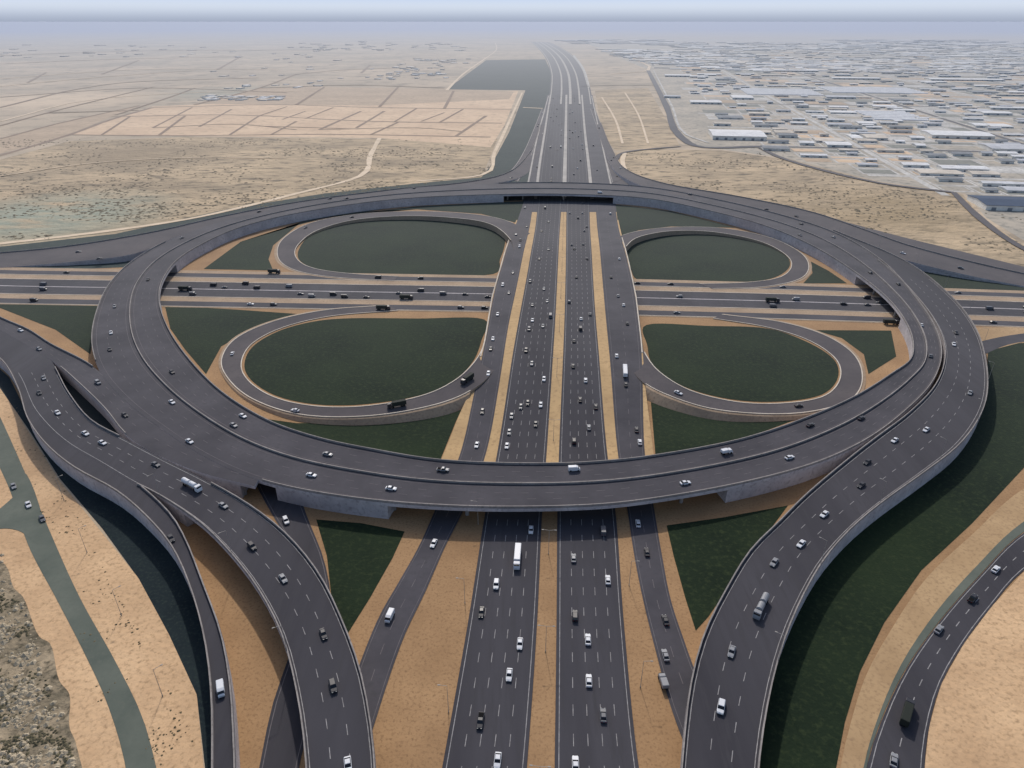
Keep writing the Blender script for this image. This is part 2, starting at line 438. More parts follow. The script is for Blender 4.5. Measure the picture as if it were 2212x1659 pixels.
grade('mL', [(920,1850),(955,1659),(1010,1350),(1048,1110),(1072,990),(1119,700),(1141,580),(1155,500),(1162,440),(1170,360),(1180,290),(1192,205)],
            [(1120,1850),(1138,1659),(1160,1350),(1171,1110),(1180,990),(1199,700),(1205,580),(1209,500),(1213,440),(1216,360),(1218,290),(1219,205)], Z1, M['asphalt'], lines=lanes5, step=5)
grade('mR', [(1195,1850),(1198,1659),(1202,1350),(1204,1110),(1207,990),(1219,700),(1222,580),(1223,500),(1224,440),(1226,360),(1226,290),(1228,205)],
            [(1415,1850),(1380,1659),(1348,1350),(1330,1110),(1313,990),(1288,700),(1280,580),(1275,500),(1273,440),(1268,360),(1260,290),(1254,205)], Z1, M['asphalt'], lines=lanes5, step=5)
side = [(.08,.2,0,0,D),(.92,.2,0,0,D),(.5,.22,4,5.5,D)]
grade('sL', [(640,1850),(690,1659),(735,1560),(775,1440),(820,1330),(860,1260),(905,1180),(940,1102),(990,992),(1022,860),(1048,740),(1066,640),(1088,560),(1108,500),(1130,440),(1145,380),(1163,300),(1182,205)],
            [(740,1850),(780,1659),(810,1560),(842,1460),(875,1370),(918,1280),(962,1180),(1000,1105),(1046,992),(1080,820),(1099,700),(1116,620),(1130,550),(1142,500),(1152,440),(1162,380),(1174,300),(1187,205)], Z1, M['asphalt_b'], lines=side, step=5)
grade('sR', [(1590,1850),(1500,1659),(1450,1530),(1420,1420),(1390,1300),(1370,1200),(1355,1100),(1336,990),(1321,820),(1310,700),(1301,600),(1291,500),(1286,440),(1276,360),(1268,290),(1260,205)],
            [(1750,1850),(1640,1659),(1560,1560),(1502,1450),(1480,1390),(1450,1300),(1430,1200),(1413,1100),(1394,990),(1388,820),(1384,740),(1372,640),(1357,570),(1342,515),(1328,440),(1322,380),(1300,290),(1279,205)], Z1, M['asphalt_b'], lines=side, step=5)
for wd, pts in ((1.6,[(1157,430),(1165,360),(1176,290),(1189,205)]),(2.4,[(1218.5,430),(1222,290),(1223.5,205)]),(1.9,[(1279,430),(1272,360),(1264,290),(1257,205)]),(1.0,[(1140,400),(1160,300),(1185,207)]),(1.0,[(1320,400),(1298,300),(1278,207)])):
    c_ = trace(pts, ('w', 0)); c_ = resample(cr(c_), 60)
    strip('road_median', [q+Vector((-wd,0,.22)) for q in c_], [q+Vector((wd,0,.22)) for q in c_], M['farstrip'])
# merging slip lanes beyond the circle
grade('mrgL', [(1085,384),(1110,360),(1132,325),(1150,285),(1170,235)], [(1120,392),(1138,362),(1152,325),(1164,285),(1180,235)], .27, M['darkroad'], lines=[(.06,.6,0,0,'farstrip'),(.94,.5,0,0,'farstrip')])
grade('mrgR', [(1322,395),(1312,360),(1302,325),(1292,285),(1275,235)], [(1350,385),(1334,358),(1320,322),(1305,285),(1286,235)], .27, M['darkroad'], lines=[(.06,.5,0,0,'farstrip'),(.94,.6,0,0,'farstrip')])
grade('far', [(1183,225),(1188,190),(1189,158),(1178,125),(1160,102),(1146,90)], [(1281,225),(1275,190),(1264,155),(1240,122),(1212,103),(1188,91)], .12, M['asphalt_b'])
for t0, t1 in ((.03,.055),(.27,.31),(.47,.53),(.69,.73),(.94,.965)):
    strip('road_median', between('far', t0), between('far', t1), M['farstrip'], dz=.4)
grade('farservice', [(1270,190),(1257,150),(1237,120)], [(1275,188),(1262,148),(1241,119)], .3, M['street'])
# crossing motorway
def cy(d0, d1=None): return [(x, y+d0) for x, y in ((-300,610),(0,619),(300,624),(700,631),(1065,637),(1385,645),(1700,653),(2000,663),(2212,670),(2500,684))]
poly('ground', cy(-42)+cy(38)[::-1], .17, M['shoulder'], False)
cl = [(.04,.4,0,0,D),(.96,.4,0,0,D),(.5,1.2,0,0,'concrete')]+[(t,.3,4,8,D) for t in (.17,.33,.67,.83)]
grade('cross', cy(-17), cy(14), .2, M['asphalt'], lines=cl)
for ofs, ww in ((-36, 8), (25, 10)):
    grade('crossside%d' % ofs, cy(ofs), cy(ofs+ww), .22, M['asphalt_b'])
for k in (-18, 14.6, -27.5, 35.5): 
    L, R = edges('ck%d' % k, cy(k), cy(k+.8), .2)
    strip('kerb', L, R, M['kerb'], dz=.1)
grade('C', [(545,1020),(550,1040),(590,1115),(632,1185),(650,1280),(630,1400),(595,1500),(575,1580),(560,1659),(520,1850)],
           [(630,1020),(640,1050),(665,1120),(700,1210),(715,1300),(705,1420),(680,1520),(660,1600),(645,1659),(620,1850)], .2, M['asphalt'], lines=[(.08,.25,0,0,D),(.92,.25,0,0,D)])
grade('RR', [(2500,1000),(2212,1150),(2120,1240),(2032,1340),(1955,1450),(1903,1560),(1872,1659),(1850,1850)],
            [(2500,1060),(2212,1232),(2142,1310),(2082,1390),(2032,1480),(2007,1570),(1997,1659),(1995,1850)], .2, M['asphalt'], lines=[(.07,.22,0,0,W),(.93,.22,0,0,W),(.5,.25,3,5,W)])
L, R = edges('RRs', [(2500,975),(2212,1126),(2112,1220),(2022,1322),(1945,1438),(1893,1560),(1865,1659),(1843,1850)], [(2500,1000),(2212,1148),(2118,1240),(2030,1340),(1953,1450),(1901,1560),(1871,1659),(1849,1850)], .16)
strip('grass', L, R, M['path'])
L, R = edges('RRp', [(2500,925),(2212,1055),(2105,1150),(2000,1250),(1925,1360),(1870,1460),(1838,1560),(1815,1659),(1790,1850)], [(2500,965),(2212,1126),(2112,1220),(2022,1322),(1945,1438),(1893,1560),(1865,1659),(1843,1850)], .155)
strip('ground', L, R, M['kerbsand'])
poly('ground', [(2100,708),(2500,700),(2500,722),(2212,738),(2135,758)], .16, M['kerbsand'], False)
grade('rs', [(2100,742),(2160,728),(2230,718),(2500,700)], [(2130,764),(2175,745),(2240,734),(2500,712)], .2, M['asphalt_b'])
# ------------------------------------------------------------------ loops
def loop(nm, eo, ei, label, ko, ki):
    L, R = edges(nm, eo, ei, None, step=4)
    Lo = [a+(a-b).normalized()*2.2 for a, b in zip(L, R)]
    for a in Lo: a.z = max(.2, a.z-.5)
    L2 = [a-Vector((0, 0, .06)) for a in L]
    k = [i for i, a in enumerate(L) if ko(*UV(a))][0]
    strip('sand_shoulder', Lo[k:], L2[k:], M['shoulder'])
    B = [a+(a-b).normalized()*max(.1, (a.z-.1)*1.3) for a, b in zip(Lo, R)]
    for b_ in B: b_.z = .16
    strip('grass_bank', B[k:], [a-Vector((0,0,.01)) for a in Lo[k:]], M['shoulder'])
    flyover(nm, label, L, R, M['darkroad'], lambda c: False, thick=.6, piers=False, parL=ko, parR=ki, pw=.55, ph=.22, pm=M['kerb'], nm='loop_ramp', cat='ramp', wm=M['shoulder'])
    return L, R
def zr(pts):
    h0 = PW(pts[0][0], pts[0][1]).z-.08
    n = len(pts); out = []
    for i, p in enumerate(pts):
        t = sst(i/(n-1)*1.3); out.append((p[0], p[1], h0+(.34-h0)*t))
    return out
lab = 'curving single-lane loop ramp edged with pale kerbs'
loop('lUL', zr([(1146,505),(1118,486),(1060,468),(960,458),(860,457),(760,464),(670,482),(612,515),(598,545),(610,570),(650,588),(730,600),(850,607)]),
            zr([(1112,550),(1100,514),(1050,481),(960,469),(860,467),(760,476),(685,498),(645,528),(638,550),(655,570),(690,582),(760,591),(860,597)]), lab, lambda u, v: u < 1112, lambda u, v: u < 1104)
loop('lLL', zr([(1072,795),(1040,828),(985,860),(900,884),(780,900),(650,896),(545,862),(490,815),(478,775),(510,730),(590,694),(700,670),(840,659)]),
            zr([(1052,728),(1030,775),(985,820),(920,852),(800,876),(690,878),(598,860),(537,822),(522,785),(545,743),(608,709),(710,684),(860,671)]), lab, lambda u, v: u < 1026, lambda u, v: u < 1046)
loop('lUR', zr([(1322,516),(1345,508),(1380,499),(1450,491),(1560,493),(1660,512),(1730,546),(1748,577),(1728,603),(1650,620),(1540,624)]),
            zr([(1345,560),(1353,532),(1380,512),(1450,499),(1540,501),(1640,521),(1700,553),(1708,578),(1680,600),(1610,610),(1510,613)]), lab, lambda u, v: u > 1344, lambda u, v: u > 1352)
loop('lLR', zr([(1364,800),(1392,828),(1440,853),(1530,882),(1640,894),(1750,890),(1840,862),(1864,815),(1842,762),(1778,722),(1690,696),(1560,679)]),
            zr([(1382,735),(1396,768),(1424,803),(1490,843),(1590,868),(1690,871),(1778,856),(1814,816),(1803,774),(1745,735),(1660,708),(1540,688)]), lab, lambda u, v: u > 1394, lambda u, v: u > 1390)
# ------------------------------------------------------------------ ring flyover
C0 = Vector((17, 484))
ro = [(1170,1098),(1000,1097),(820,1085),(650,1060),(540,1031),(440,985),(340,920),(265,860),(215,800),(198,740),(208,675),(238,612),(290,562),(370,517),(460,484),(580,452),(720,425),(900,405),(1080,396),(1250,396),(1400,405),(1540,430),(1680,463),(1800,502),(1900,560),(1985,652),(2026,722),(2034,772),(2012,830),(1955,890),(1878,948),(1790,992),(1700,1022),(1560,1055),(1400,1082),(1300,1093)]
ri = [(1170,1003),(950,995),(800,971),(700,950),(600,918),(530,882),(465,835),(400,765),(362,705),(345,650),(352,607),(385,562),(440,527),(520,492),(640,462),(850,432),(1080,421),(1250,421),(1400,430),(1540,458),(1650,488),(1750,530),(1850,592),(1920,650),(1957,700),(1971,742),(1965,778),(1925,808),(1850,855),(1750,900),(1600,950),(1415,985),(1300,998)]
def polar(pts):
    w = cr(trace(pts, 8.0), 10, True)
    return sorted(((math.atan2(p.y-C0.y, p.x-C0.x), (Vector((p.x, p.y))-C0).length) for p in w))
po, pi_ = polar(ro), polar(ri)
def rad(tb, a):
    i = bisect.bisect(tb, (a, 0)); a0, r0 = tb[i-1]; a1, r1 = tb[i % len(tb)]
    d0 = (a-a0) % (2*math.pi); d = (a1-a0) % (2*math.pi)
    return r0+(r1-r0)*(d0/d if d > 1e-6 else 0)
N = 300; Lr = []; Rr = []
for i in range(N+1):
    a = -math.pi+2*math.pi*(i % N)/N
    for tb, out in ((po, Lr), (pi_, Rr)):
        r = rad(tb, a); out.append(Vector((C0.x+r*math.cos(a), C0.y+r*math.sin(a), 8.0)))
ROADS['ring'] = (Lr, Rr, [(a+b)/2 for a, b in zip(Lr, Rr)])
E, inv = flyover('ring', 'huge circular elevated roadway on concrete retaining walls and piers', Lr, Rr, M['asphalt_b'],
   lambda c: dist_line(c, cross_c) < 40 or dist_line(c, main_c) < 64 or dist_line(c, c_c) < 10,
   parL=lambda u, v: not (u < 545 and v > 772) and not (u < 1080 and v < 520), parR=True, closed=True)
V = []; Fc = []
beam(between('ring', .52), .5, .02, .9, V, Fc)
o = mesh_obj('median_barrier', V, Fc, M['concrete_l'], parent=E, clean=True); o.matrix_parent_inverse = inv
marks('ring', [(t,.22,0,0,D) for t in (.06,.46,.58,.94)]+[(t,.22,3.5,6.5,D) for t in (.2,.33,.7,.82)], .04, parent=E)
for c in E.children:
    if c.name.startswith('road_marking'): c.matrix_parent_inverse = inv
def fly2(nm, label, eL, eR, z, m, opened, mk, keep=None, **k):
    L, R = edges(nm, eL, eR, z)
    E, inv = flyover(nm, label, L, R, m, opened, **k)
    if mk:
        marks(nm, mk, .05, parent=E, keep=keep)
        for c in E.children:
            if c.name.startswith('road_marking'): c.matrix_parent_inverse = inv
    return L, R
rampmk = [(.06,.22,0,0,W),(.94,.22,0,0,W)]+[(t,.2,3.2,5.3,W) for t in (.36,.64)]
fly2('R', 'wide curving elevated ramp descending beside a dark grass slope',
  [(1800,508),(1900,566),(1990,655),(2033,725),(2040,775),(2018,835),(1960,895),(1900,940),(1850,978),(1740,1070),(1680,1130),(1620,1190),(1570,1270),(1520,1370),(1490,1480),(1470,1659),(1458,1850)],
  [(1800,498),(1950,562),(2050,637),(2107,710),(2131,790),(2131,860),(2112,910),(2070,965),(2000,1020),(1900,1092),(1840,1143),(1780,1212),(1730,1300),(1690,1400),(1660,1520),(1640,1659),(1630,1850)],
  7.95, M['asphalt'], lambda c: dist_line(c, cross_c) < 40 or UV(c)[1] > 1400, rampmk, keep=lambda u, v: v > 600, parL=lambda u, v: v > 560, parR=True)
noopen = lambda c: dist_line(c, c_c) < 16
fly2('A2', 'elevated curving ramp on round piers above sandy ground',
  [(-250,620),(-100,690),(30,800),(75,890),(140,955),(215,1000),(290,1045),(340,1070),(430,1130),(500,1200),(560,1280),(610,1380),(640,1500),(655,1600),(662,1700),(665,1850)],
  [(-250,590),(-100,640),(50,722),(108,775),(150,850),(200,910),(270,948),(350,990),(450,1040),(540,1092),(620,1155),(690,1240),(740,1340),(780,1450),(802,1560),(812,1659),(818,1850)],
  7.90, M['asphalt'], lambda c: UV(c)[1] > 1080, rampmk, keep=lambda u, v: v > 800, parL=lambda u, v: v > 1047, parR=lambda u, v: v > 1035 or 785 < v < 940)
fly2('A1', 'narrow elevated ramp curving along a dark ditch',
  [(-250,640),(-100,720),(0,775),(40,840),(60,905),(100,962),(160,1012),(250,1062),(310,1112),(370,1182),(410,1270),(440,1380),(455,1500),(457,1659),(455,1850)],
  [(-250,618),(-100,688),(32,790),(78,880),(143,945),(218,992),(292,1040),(370,1112),(402,1165),(440,1260),(480,1370),(500,1480),(508,1600),(511,1700),(512,1850)],
  7.86, M['asphalt'], lambda c: False, [(.08,.2,0,0,D),(.92,.2,0,0,D)], keep=lambda u, v: v > 1050, parL=True, parR=lambda u, v: v > 1044)
fly2('B', 'elevated link joining the circular roadway',
  [(-250,600),(-100,660),(40,735),(120,785),(172,830),(228,885),(278,945),(350,988),(450,1026),(550,1050)],
  [(-250,560),(-100,628),(0,686),(60,712),(112,745),(190,785),(290,860),(390,920),(480,970),(570,1010)],
  7.94, M['asphalt_b'], noopen, [(.35,.22,4,6,D),(.65,.22,4,6,D),(.94,.22,0,0,D)], parL=lambda u, v: 790 < v < 935, parR=lambda u, v: u < 190)
def zsl(x, y):
    if x < 450: return .3+7.6*max(0, min(1, (x+0)/430))
    if x > 950: return .3+7.6*max(0, min(1, (1130-x)/180))
    return 7.9
fly2('UL', 'outer slip road rising to meet the circular flyover',
  [(-250,568),(0,547),(150,532),(330,502),(480,468),(650,436),(850,410),(1000,395),(1090,376),(1140,335),(1168,270)],
  [(-250,596),(0,578),(150,566),(290,548),(400,505),(520,478),(700,440),(880,416),(1020,402),(1120,385),(1160,340),(1180,270)],
  zsl, M['darkroad'], lambda c: False, [(.1,.3,0,0,D),(.5,.3,4,6,D),(.9,.3,0,0,D)], parL=True, parR=None, piers=False)
def zsr(x, y):
    if x < 1420: return .3+7.5*max(0, min(1, (x-1290)/130))
    if x > 1850: return .3+7.5*max(0, min(1, (2250-x)/400))
    return 7.8
fly2('UR', 'outer slip road sweeping away from the circular flyover',
  [(1288,270),(1308,330),(1335,375),(1420,412),(1560,440),(1700,472),(1850,525),(1950,560),(2080,592),(2212,618),(2500,668)],
  [(1298,265),(1322,322),(1355,368),(1440,398),(1600,426),(1750,458),(1870,498),(1960,530),(2080,562),(2212,592),(2500,645)],
  zsr, M['darkroad'], lambda c: False, [(.1,.3,0,0,D),(.5,.3,4,6,D),(.9,.3,0,0,D)], parL=None, parR=True, piers=False)
# ------------------------------------------------------------------ tracks on the plain
TZ = [.12]
def track(pts, w, m, nm='path'):
    TZ[0] += .010
    c = cr(trace(pts, TZ[0]), 4)
    if m is M['track']: w *= 1.25
    L = []; R = []
    for i, p in enumerate(c):
        d = c[min(i+1, len(c)-1)]-c[max(i-1, 0)]; n = Vector((-d.y, d.x, 0)).normalized()*w/2*(1+.35*mnoise.noise(p*.03))
        L.append(p+n); R.append(p-n)
    strip(nm, L, R, m)
T, PT = M['track'], M['paletrack']
for pts, w, m in [
  ([(-100,365),(0,336),(150,291),(240,258),(330,232)],7,T),([(330,232),(600,226),(800,232),(1105,236)],8,T),([(240,252),(500,248),(800,262),(1085,266)],7,T),
  ([(150,291),(400,293),(700,290),(1060,296)],7,T),([(415,232),(330,276)],4,T),([(660,240),(610,258)],4,T),([(500,236),(430,274)],4,T),([(780,240),(690,280)],5,T),([(830,240),(770,276)],5,T),
  ([(960,243),(910,262)],4,T),([(1050,250),(985,294)],5,T),([(560,250),(495,292)],4,T),([(330,276),(500,268),(640,280)],5,T),([(690,280),(900,276),(1000,284)],5,T),([(0,300),(120,268),(300,228)],5,T),
  ([(620,230),(560,250)],4,T),([(720,232),(660,256)],4,T),([(900,234),(850,264)],4,T),([(1000,236),(950,264)],4,T),([(280,252),(220,291)],4,T),([(860,264),(800,291)],4,T),([(640,262),(585,291)],4,T),([(400,250),(345,291)],4,T),([(560,272),(760,278)],4,T),
  ([(820,298),(800,335),(778,380),(640,418),(520,448),(400,474),(200,503),(0,526),(-200,548)],7,PT),([(1128,200),(1100,262),(1068,330),(1040,378),(900,391)],5,PT),
  ([(1070,92),(1072,108),(1050,125),(1000,160),(965,195)],8,PT),([(1130,232),(1172,234)],8,PT),([(0,262),(200,215),(420,200),(700,196)],7,PT),
  ([(0,210),(300,190),(620,200)],8,T),([(640,160),(760,150),(900,146)],8,T),([(800,140),(780,158)],8,T),([(0,170),(300,150),(600,150)],14,PT),([(0,232),(180,190),(300,176),(560,168)],8,T),([(-50,140),(250,128),(520,122)],14,T),([(420,226),(560,190),(640,160)],6,T),([(250,248),(380,205),(420,190)],5,T),
  ([(-50,285),(100,244),(230,212),(330,188)],5,T),([(100,244),(300,238)],5,T),([(-40,190),(200,168),(420,152)],9,PT),([(560,190),(760,184),(960,190)],7,T),([(700,188),(640,226)],5,T),([(860,188),(820,230)],5,T),([(980,196),(960,234)],5,T),([(0,120),(300,110),(700,108)],20,T),([(100,156),(60,178)],7,T),([(300,130),(220,160)],8,T),([(520,122),(470,150)],9,T),([(0,380),(200,352),(420,340),(620,342)],3,PT),
  ([(1320,160),(1400,152),(1330,115),(1260,95)],12,PT),([(1400,152),(1440,230),(1470,295),(1520,318),(1640,316)],14,M['asphalt_b']),([(1412,152),(1452,230),(1482,290),(1530,308)],5,M['street']),
  ([(1256,186),(1330,184),(1420,184)],6,M['darkroad']),([(1350,330),(1345,350),(1370,385),(1450,404)],6,PT),([(1470,316),(1400,322),(1345,330),(1330,345)],6,M['darkroad']),([(1300,210),(1330,260),(1345,310)],4,PT),([(1350,200),(1380,250),(1400,310)],4,PT),([(2060,415),(2110,465),(2200,530),(2350,600)],7,M['darkroad']),
  ([(1640,318),(1700,345),(1900,395),(2060,415)],8,M['darkroad'])]:
    track(pts, w, m)
# ------------------------------------------------------------------ industrial town
GA = math.radians(-9)
ux, vx = Vector((math.cos(GA), math.sin(GA), 0)), Vector((-math.sin(GA), math.cos(GA), 0))
O = P(1482, 312)
def loc(u, v, z=0): return O+ux*u+vx*v+Vector((0, 0, z))
def warehouse(w, d, h):
    x, y = w/2, d/2; r = min(1.6, h*.3)
    wall = ([(-x,-y,0),(x,-y,0),(x,y,0),(-x,y,0),(-x,-y,h),(x,-y,h),(x,y,h),(-x,y,h),(-x,0,h+r),(x,0,h+r)], [(0,1,5,4),(2,3,7,6),(1,2,6,9,5),(3,0,4,8,7)])
    e = .6
    roof = ([(-x-e,-y-e,h-.1),(x+e,-y-e,h-.1),(x+e,0,h+r+.15),(-x-e,0,h+r+.15),(x+e,y+e,h-.1),(-x-e,y+e,h-.1),(-x-e,-y-e,h+.25),(x+e,-y-e,h+.25),(x+e,0,h+r+.5),(-x-e,0,h+r+.5),(x+e,y+e,h+.25),(-x-e,y+e,h+.25)],
            [(6,7,8,9),(9,8,10,11),(0,3,2,1),(3,5,4,2),(0,1,7,6),(4,5,11,10),(1,2,8,7),(2,4,10,8),(3,0,6,9),(5,3,9,11)])
    dv, df = [], []
    nd = max(1, int(w/14))
    for i in range(nd):
        cx = -x+(i+.5)*w/nd; k = len(dv)
        dv += [(cx-2.2,-y-.06,0),(cx+2.2,-y-.06,0),(cx+2.2,-y-.06,h*.6),(cx-2.2,-y-.06,h*.6)]; df.append((k,k+1,k+2,k+3))
    return wall, roof, (dv, df)
bcount = 0
def place_b(p, w, d, h, m, lab_, rot=GA, parts=True):
    global bcount
    bcount += 1
    wl, rf, dr = warehouse(w, d, h)
    if parts:
        E = empty('warehouse', (p.x, p.y, 0), lab_, 'warehouse', 'industrial buildings'); E.rotation_euler[2] = rot
        mesh_obj('wall', wl[0], wl[1], M['wallb'], parent=E)
        mesh_obj('roof', rf[0], rf[1], m, parent=E)
        for f in dr[1]:
            mesh_obj('door', [dr[0][i] for i in f], [(0,1,2,3)], M['door'], parent=E)
    else:
        V = list(wl[0])+list(rf[0]); n1 = len(wl[0])
        Fc = list(wl[1])+[tuple(i+n1 for i in f) for f in rf[1]]
        n2 = len(V); V += dr[0]; Fc += [tuple(i+n2 for i in f) for f in dr[1]]
        fm = [0]*len(wl[1])+[1]*len(rf[1])+[2]*len(dr[1])
        o = mesh_obj('warehouse', V, Fc, [M['wallb'], m, M['door']], fm, label=lab_, category='warehouse', group='industrial buildings')
        o.location = (p.x, p.y, 0); o.rotation_euler[2] = rot
RL = [('roofw','white-roofed low warehouse on a dusty plot'),('roofw','white-roofed low warehouse on a dusty plot'),('roofg','grey-roofed shed on a dusty plot'),('roofb','beige flat industrial building on a dusty plot'),('roofd','dark-roofed shed on a dusty plot')]
special = [(1597,303,84,75,6,0),(1525,225,70,45,4,0),(1605,215,50,60,4,0),(1452,212,40,30,4,2),(1465,166,90,60,4,0),(1510,168,60,50,4,0),(1720,155,160,60,4,0),(1850,172,150,50,4,0),(2090,175,220,60,4,0),(2080,300,95,55,5,0),(2190,330,60,50,5,2),(1640,250,40,30,4,3),(1560,272,30,20,4,3)]
occ = []
for x, y, w, d, h, c in special:
    p = P(x, y); q = p+vx*d/2
    occ.append((q.x, q.y, max(w, d)*.6)); place_b(q, w, d, h, M[RL[c][0]], 'large '+RL[c][1])
for (x, y, w, nrow) in ((1640,204,190,7),(1830,200,240,7),(1905,258,100,6)):
    p0 = P(x, y)+ux*w/3
    for r in range(nrow):
        c = p0+vx*(r*26)
        V = []; Fc = []; seg = 8
        for e in (-w/2, w/2):
            for k in range(seg+1):
                an = math.pi*k/seg; V.append((e, 9*math.cos(an), 2.8*math.sin(an)))
        for k in range(seg): Fc.append((k, k+1, seg+2+k, seg+1+k))
        Fc.append(tuple(range(seg+1))); Fc.append(tuple(range(2*seg+1, seg, -1)))
        o = mesh_obj('greenhouse_tunnel', V, Fc, M['roofw'], label='long white plastic greenhouse tunnel on bare soil', category='greenhouse', group='rows of greenhouse tunnels')
        o.location = c; o.rotation_euler[2] = GA
        occ.append((c.x, c.y, 20))
    occ.append(((p0+vx*80).x, (p0+vx*80).y, w*.55))
def town(p):
    u, v = UV(p)
    if v > 520 or v < 86: return False
    if v > 300:
        lim = 1690+(v-340)*4.6 if v > 335 else 1640
    elif v > 150: lim = 1440+(v-150)*.75
    else: lim = 1440-(150-v)*3.5
    return u > lim and u < 2300
plots = []
def split(u0, u1, v0, v1, d):
    c = loc((u0+u1)/2, (v0+v1)/2)
    w, h = u1-u0, v1-v0
    lim = 44+max(0, c.y-800)*.03
    if d > 0 and (w > lim*1.6 or h > lim*1.1 or (random.random() < .55 and w > lim and h > lim*.7)):
        if w > h*random.uniform(.9, 2.2):
            m_ = u0+w*random.uniform(.33, .67); split(u0, m_, v0, v1, d-1); split(m_, u1, v0, v1, d-1)
        else:
            m_ = v0+h*random.uniform(.33, .67); split(u0, u1, v0, m_, d-1); split(u0, u1, m_, v1, d-1)
    else: plots.append((u0, u1, v0, v1))
for bu in range(-3, 14):
    for bv in range(-3, 18):
        split(bu*260+6, bu*260+250, bv*210+6, bv*210+200, 6)
Vs = {k: ([], []) for k in ('street','yard','plot','city','plot2','asphalt_b')}
def rect(c, w, d, z, V, Fc):
    k = len(V)
    for a, b in ((-1,-1),(1,-1),(1,1),(-1,1)): V.append(c+ux*(a*w/2)+vx*(b*d/2)+Vector((0,0,z)))
    Fc.append((k,k+1,k+2,k+3))
for bu in range(-3, 14):
    for bv in range(-3, 18):
        for k in range(4):
            c = loc(bu*260, bv*210+26+52*k)
            if town(c): rect(c, 9, 52, .10, *Vs['street' if bu % 2 else 'asphalt_b'])
        for k in range(5):
            c = loc(bu*260+26+k*52, bv*210)
            if town(c): rect(c, 52, 10, .13, *Vs['street' if bv % 3 else 'asphalt_b'])
cand = []
for u0, u1, v0, v1 in plots:
    c = loc((u0+u1)/2, (v0+v1)/2)
    if not (town(c) and town(loc(u0, v0)) and town(loc(u1, v0))): continue
    w, d = u1-u0, v1-v0
    border = random.random() < .75
    bw = 1.8+c.y*.0012
    zo = .07+c.y*.00003
    if border: rect(c, w-1.5, d-1.5, zo, *Vs['street'])
    rect(c, w-1.5-2*bw, d-1.5-2*bw*1.6, zo+.05+c.y*.00003, *Vs[random.choice(('yard','plot','city','plot2','city','yard','street','street'))])
    if random.random() < .74 and w > 12 and d > 10:
        big = random.random() < .25
        bwid = min(w-6, random.uniform(40, 90) if big else random.uniform(12, 40)); bd = min(d-7, random.uniform(25, 45) if big else random.uniform(9, 22))
        if bwid < 7 or bd < 5: continue
        q = c+ux*random.uniform(-1,1)*max(0, w-bwid-6)/2+vx*random.uniform(-.2,1)*max(0, d-bd-6)/2
        if any((q.x-a)**2+(q.y-b)**2 < (r+bwid/2)**2 for a, b, r in occ): continue
        cand.append((q.y, q, bwid, bd, random.uniform(2.2, 3.8)))
for k, (V_, F_) in Vs.items():
    if F_: mesh_obj('road' if k == 'street' else 'pavement', V_, F_, M[k], kind='structure')
cand.sort(key=lambda t: t[0])
for i, (yy, q, w, d, h) in enumerate(cand[:260]):
    c, l = random.choice(RL)
    place_b(q, w, d, h, M[c], l, parts=i < 60)
q = P(2175, 445); place_b(q, 60, 45, 5, M['cblue'], 'large hall with a dark blue roof beside a street')
def boxes(lst, name, label):
    V = []; Fc = []; fm = []
    for c, w, d, h, mi in lst:
        k = len(V)
        for z in (0, h):
            for a, b in ((-1,-1),(1,-1),(1,1),(-1,1)): V.append(c+ux*(a*w/2)+vx*(b*d/2)+Vector((0,0,z)))
        Fc += [(k,k+1,k+5,k+4),(k+1,k+2,k+6,k+5),(k+2,k+3,k+7,k+6),(k+3,k,k+4,k+7),(k+4,k+5,k+6,k+7)]
        fm += [4]*4+[mi]
    return mesh_obj(name, V, Fc, [M['roofw'],M['roofg'],M['roofb'],M['roofd'],M['wallb']], fm, kind='stuff', label=label, category='town')
far = [(q, w, d, h, random.choice((0,0,1,2,3))) for yy, q, w, d, h in cand[260:]]
for i in range(3000):
    v = 86+(random.random()**1.3)*70
    u = random.uniform(1180, 2290)
    p = P(u, v)
    lim = 1440-(150-v)*3.5 if v < 150 else 1450+(v-150)*.75
    if u < lim: continue
    if mnoise.noise(Vector((p.x*.0012, p.y*.0006, 2))) < random.uniform(-.35,.25): continue
    if any((p.x-a)**2+(p.y-b)**2 < r*r for a, b, r in occ[:60]): continue
    sc = p.y/2500
    far.append((p, random.uniform(14,90)*max(1,sc*.9), random.uniform(18,60)*max(1, sc), random.uniform(1.6,3), random.choice((0,0,1,2,2,1,3))))
boxes(far, 'town', 'sprawl of low pale buildings fading into haze')
far = []
for cx, cy_, sx, sy, n_ in ((520,212,90,5,34),(900,150,60,12,26),(960,132,60,6,22),(880,165,90,8,20),(650,150,300,30,20),(350,110,380,14,40),(850,100,200,10,50),(600,186,120,6,10)):
    for i in range(n_):
        p = P(cx+random.uniform(-sx,sx), cy_+random.uniform(-sy,sy)); sc = max(1, p.y/2500)
        far.append((p, random.uniform(8,24)*sc, random.uniform(12,30)*sc, random.uniform(1.6,2.6), random.choice((0,0,1,2,2,3))))
boxes(far, 'town', 'scattered low houses on the sandy plain')
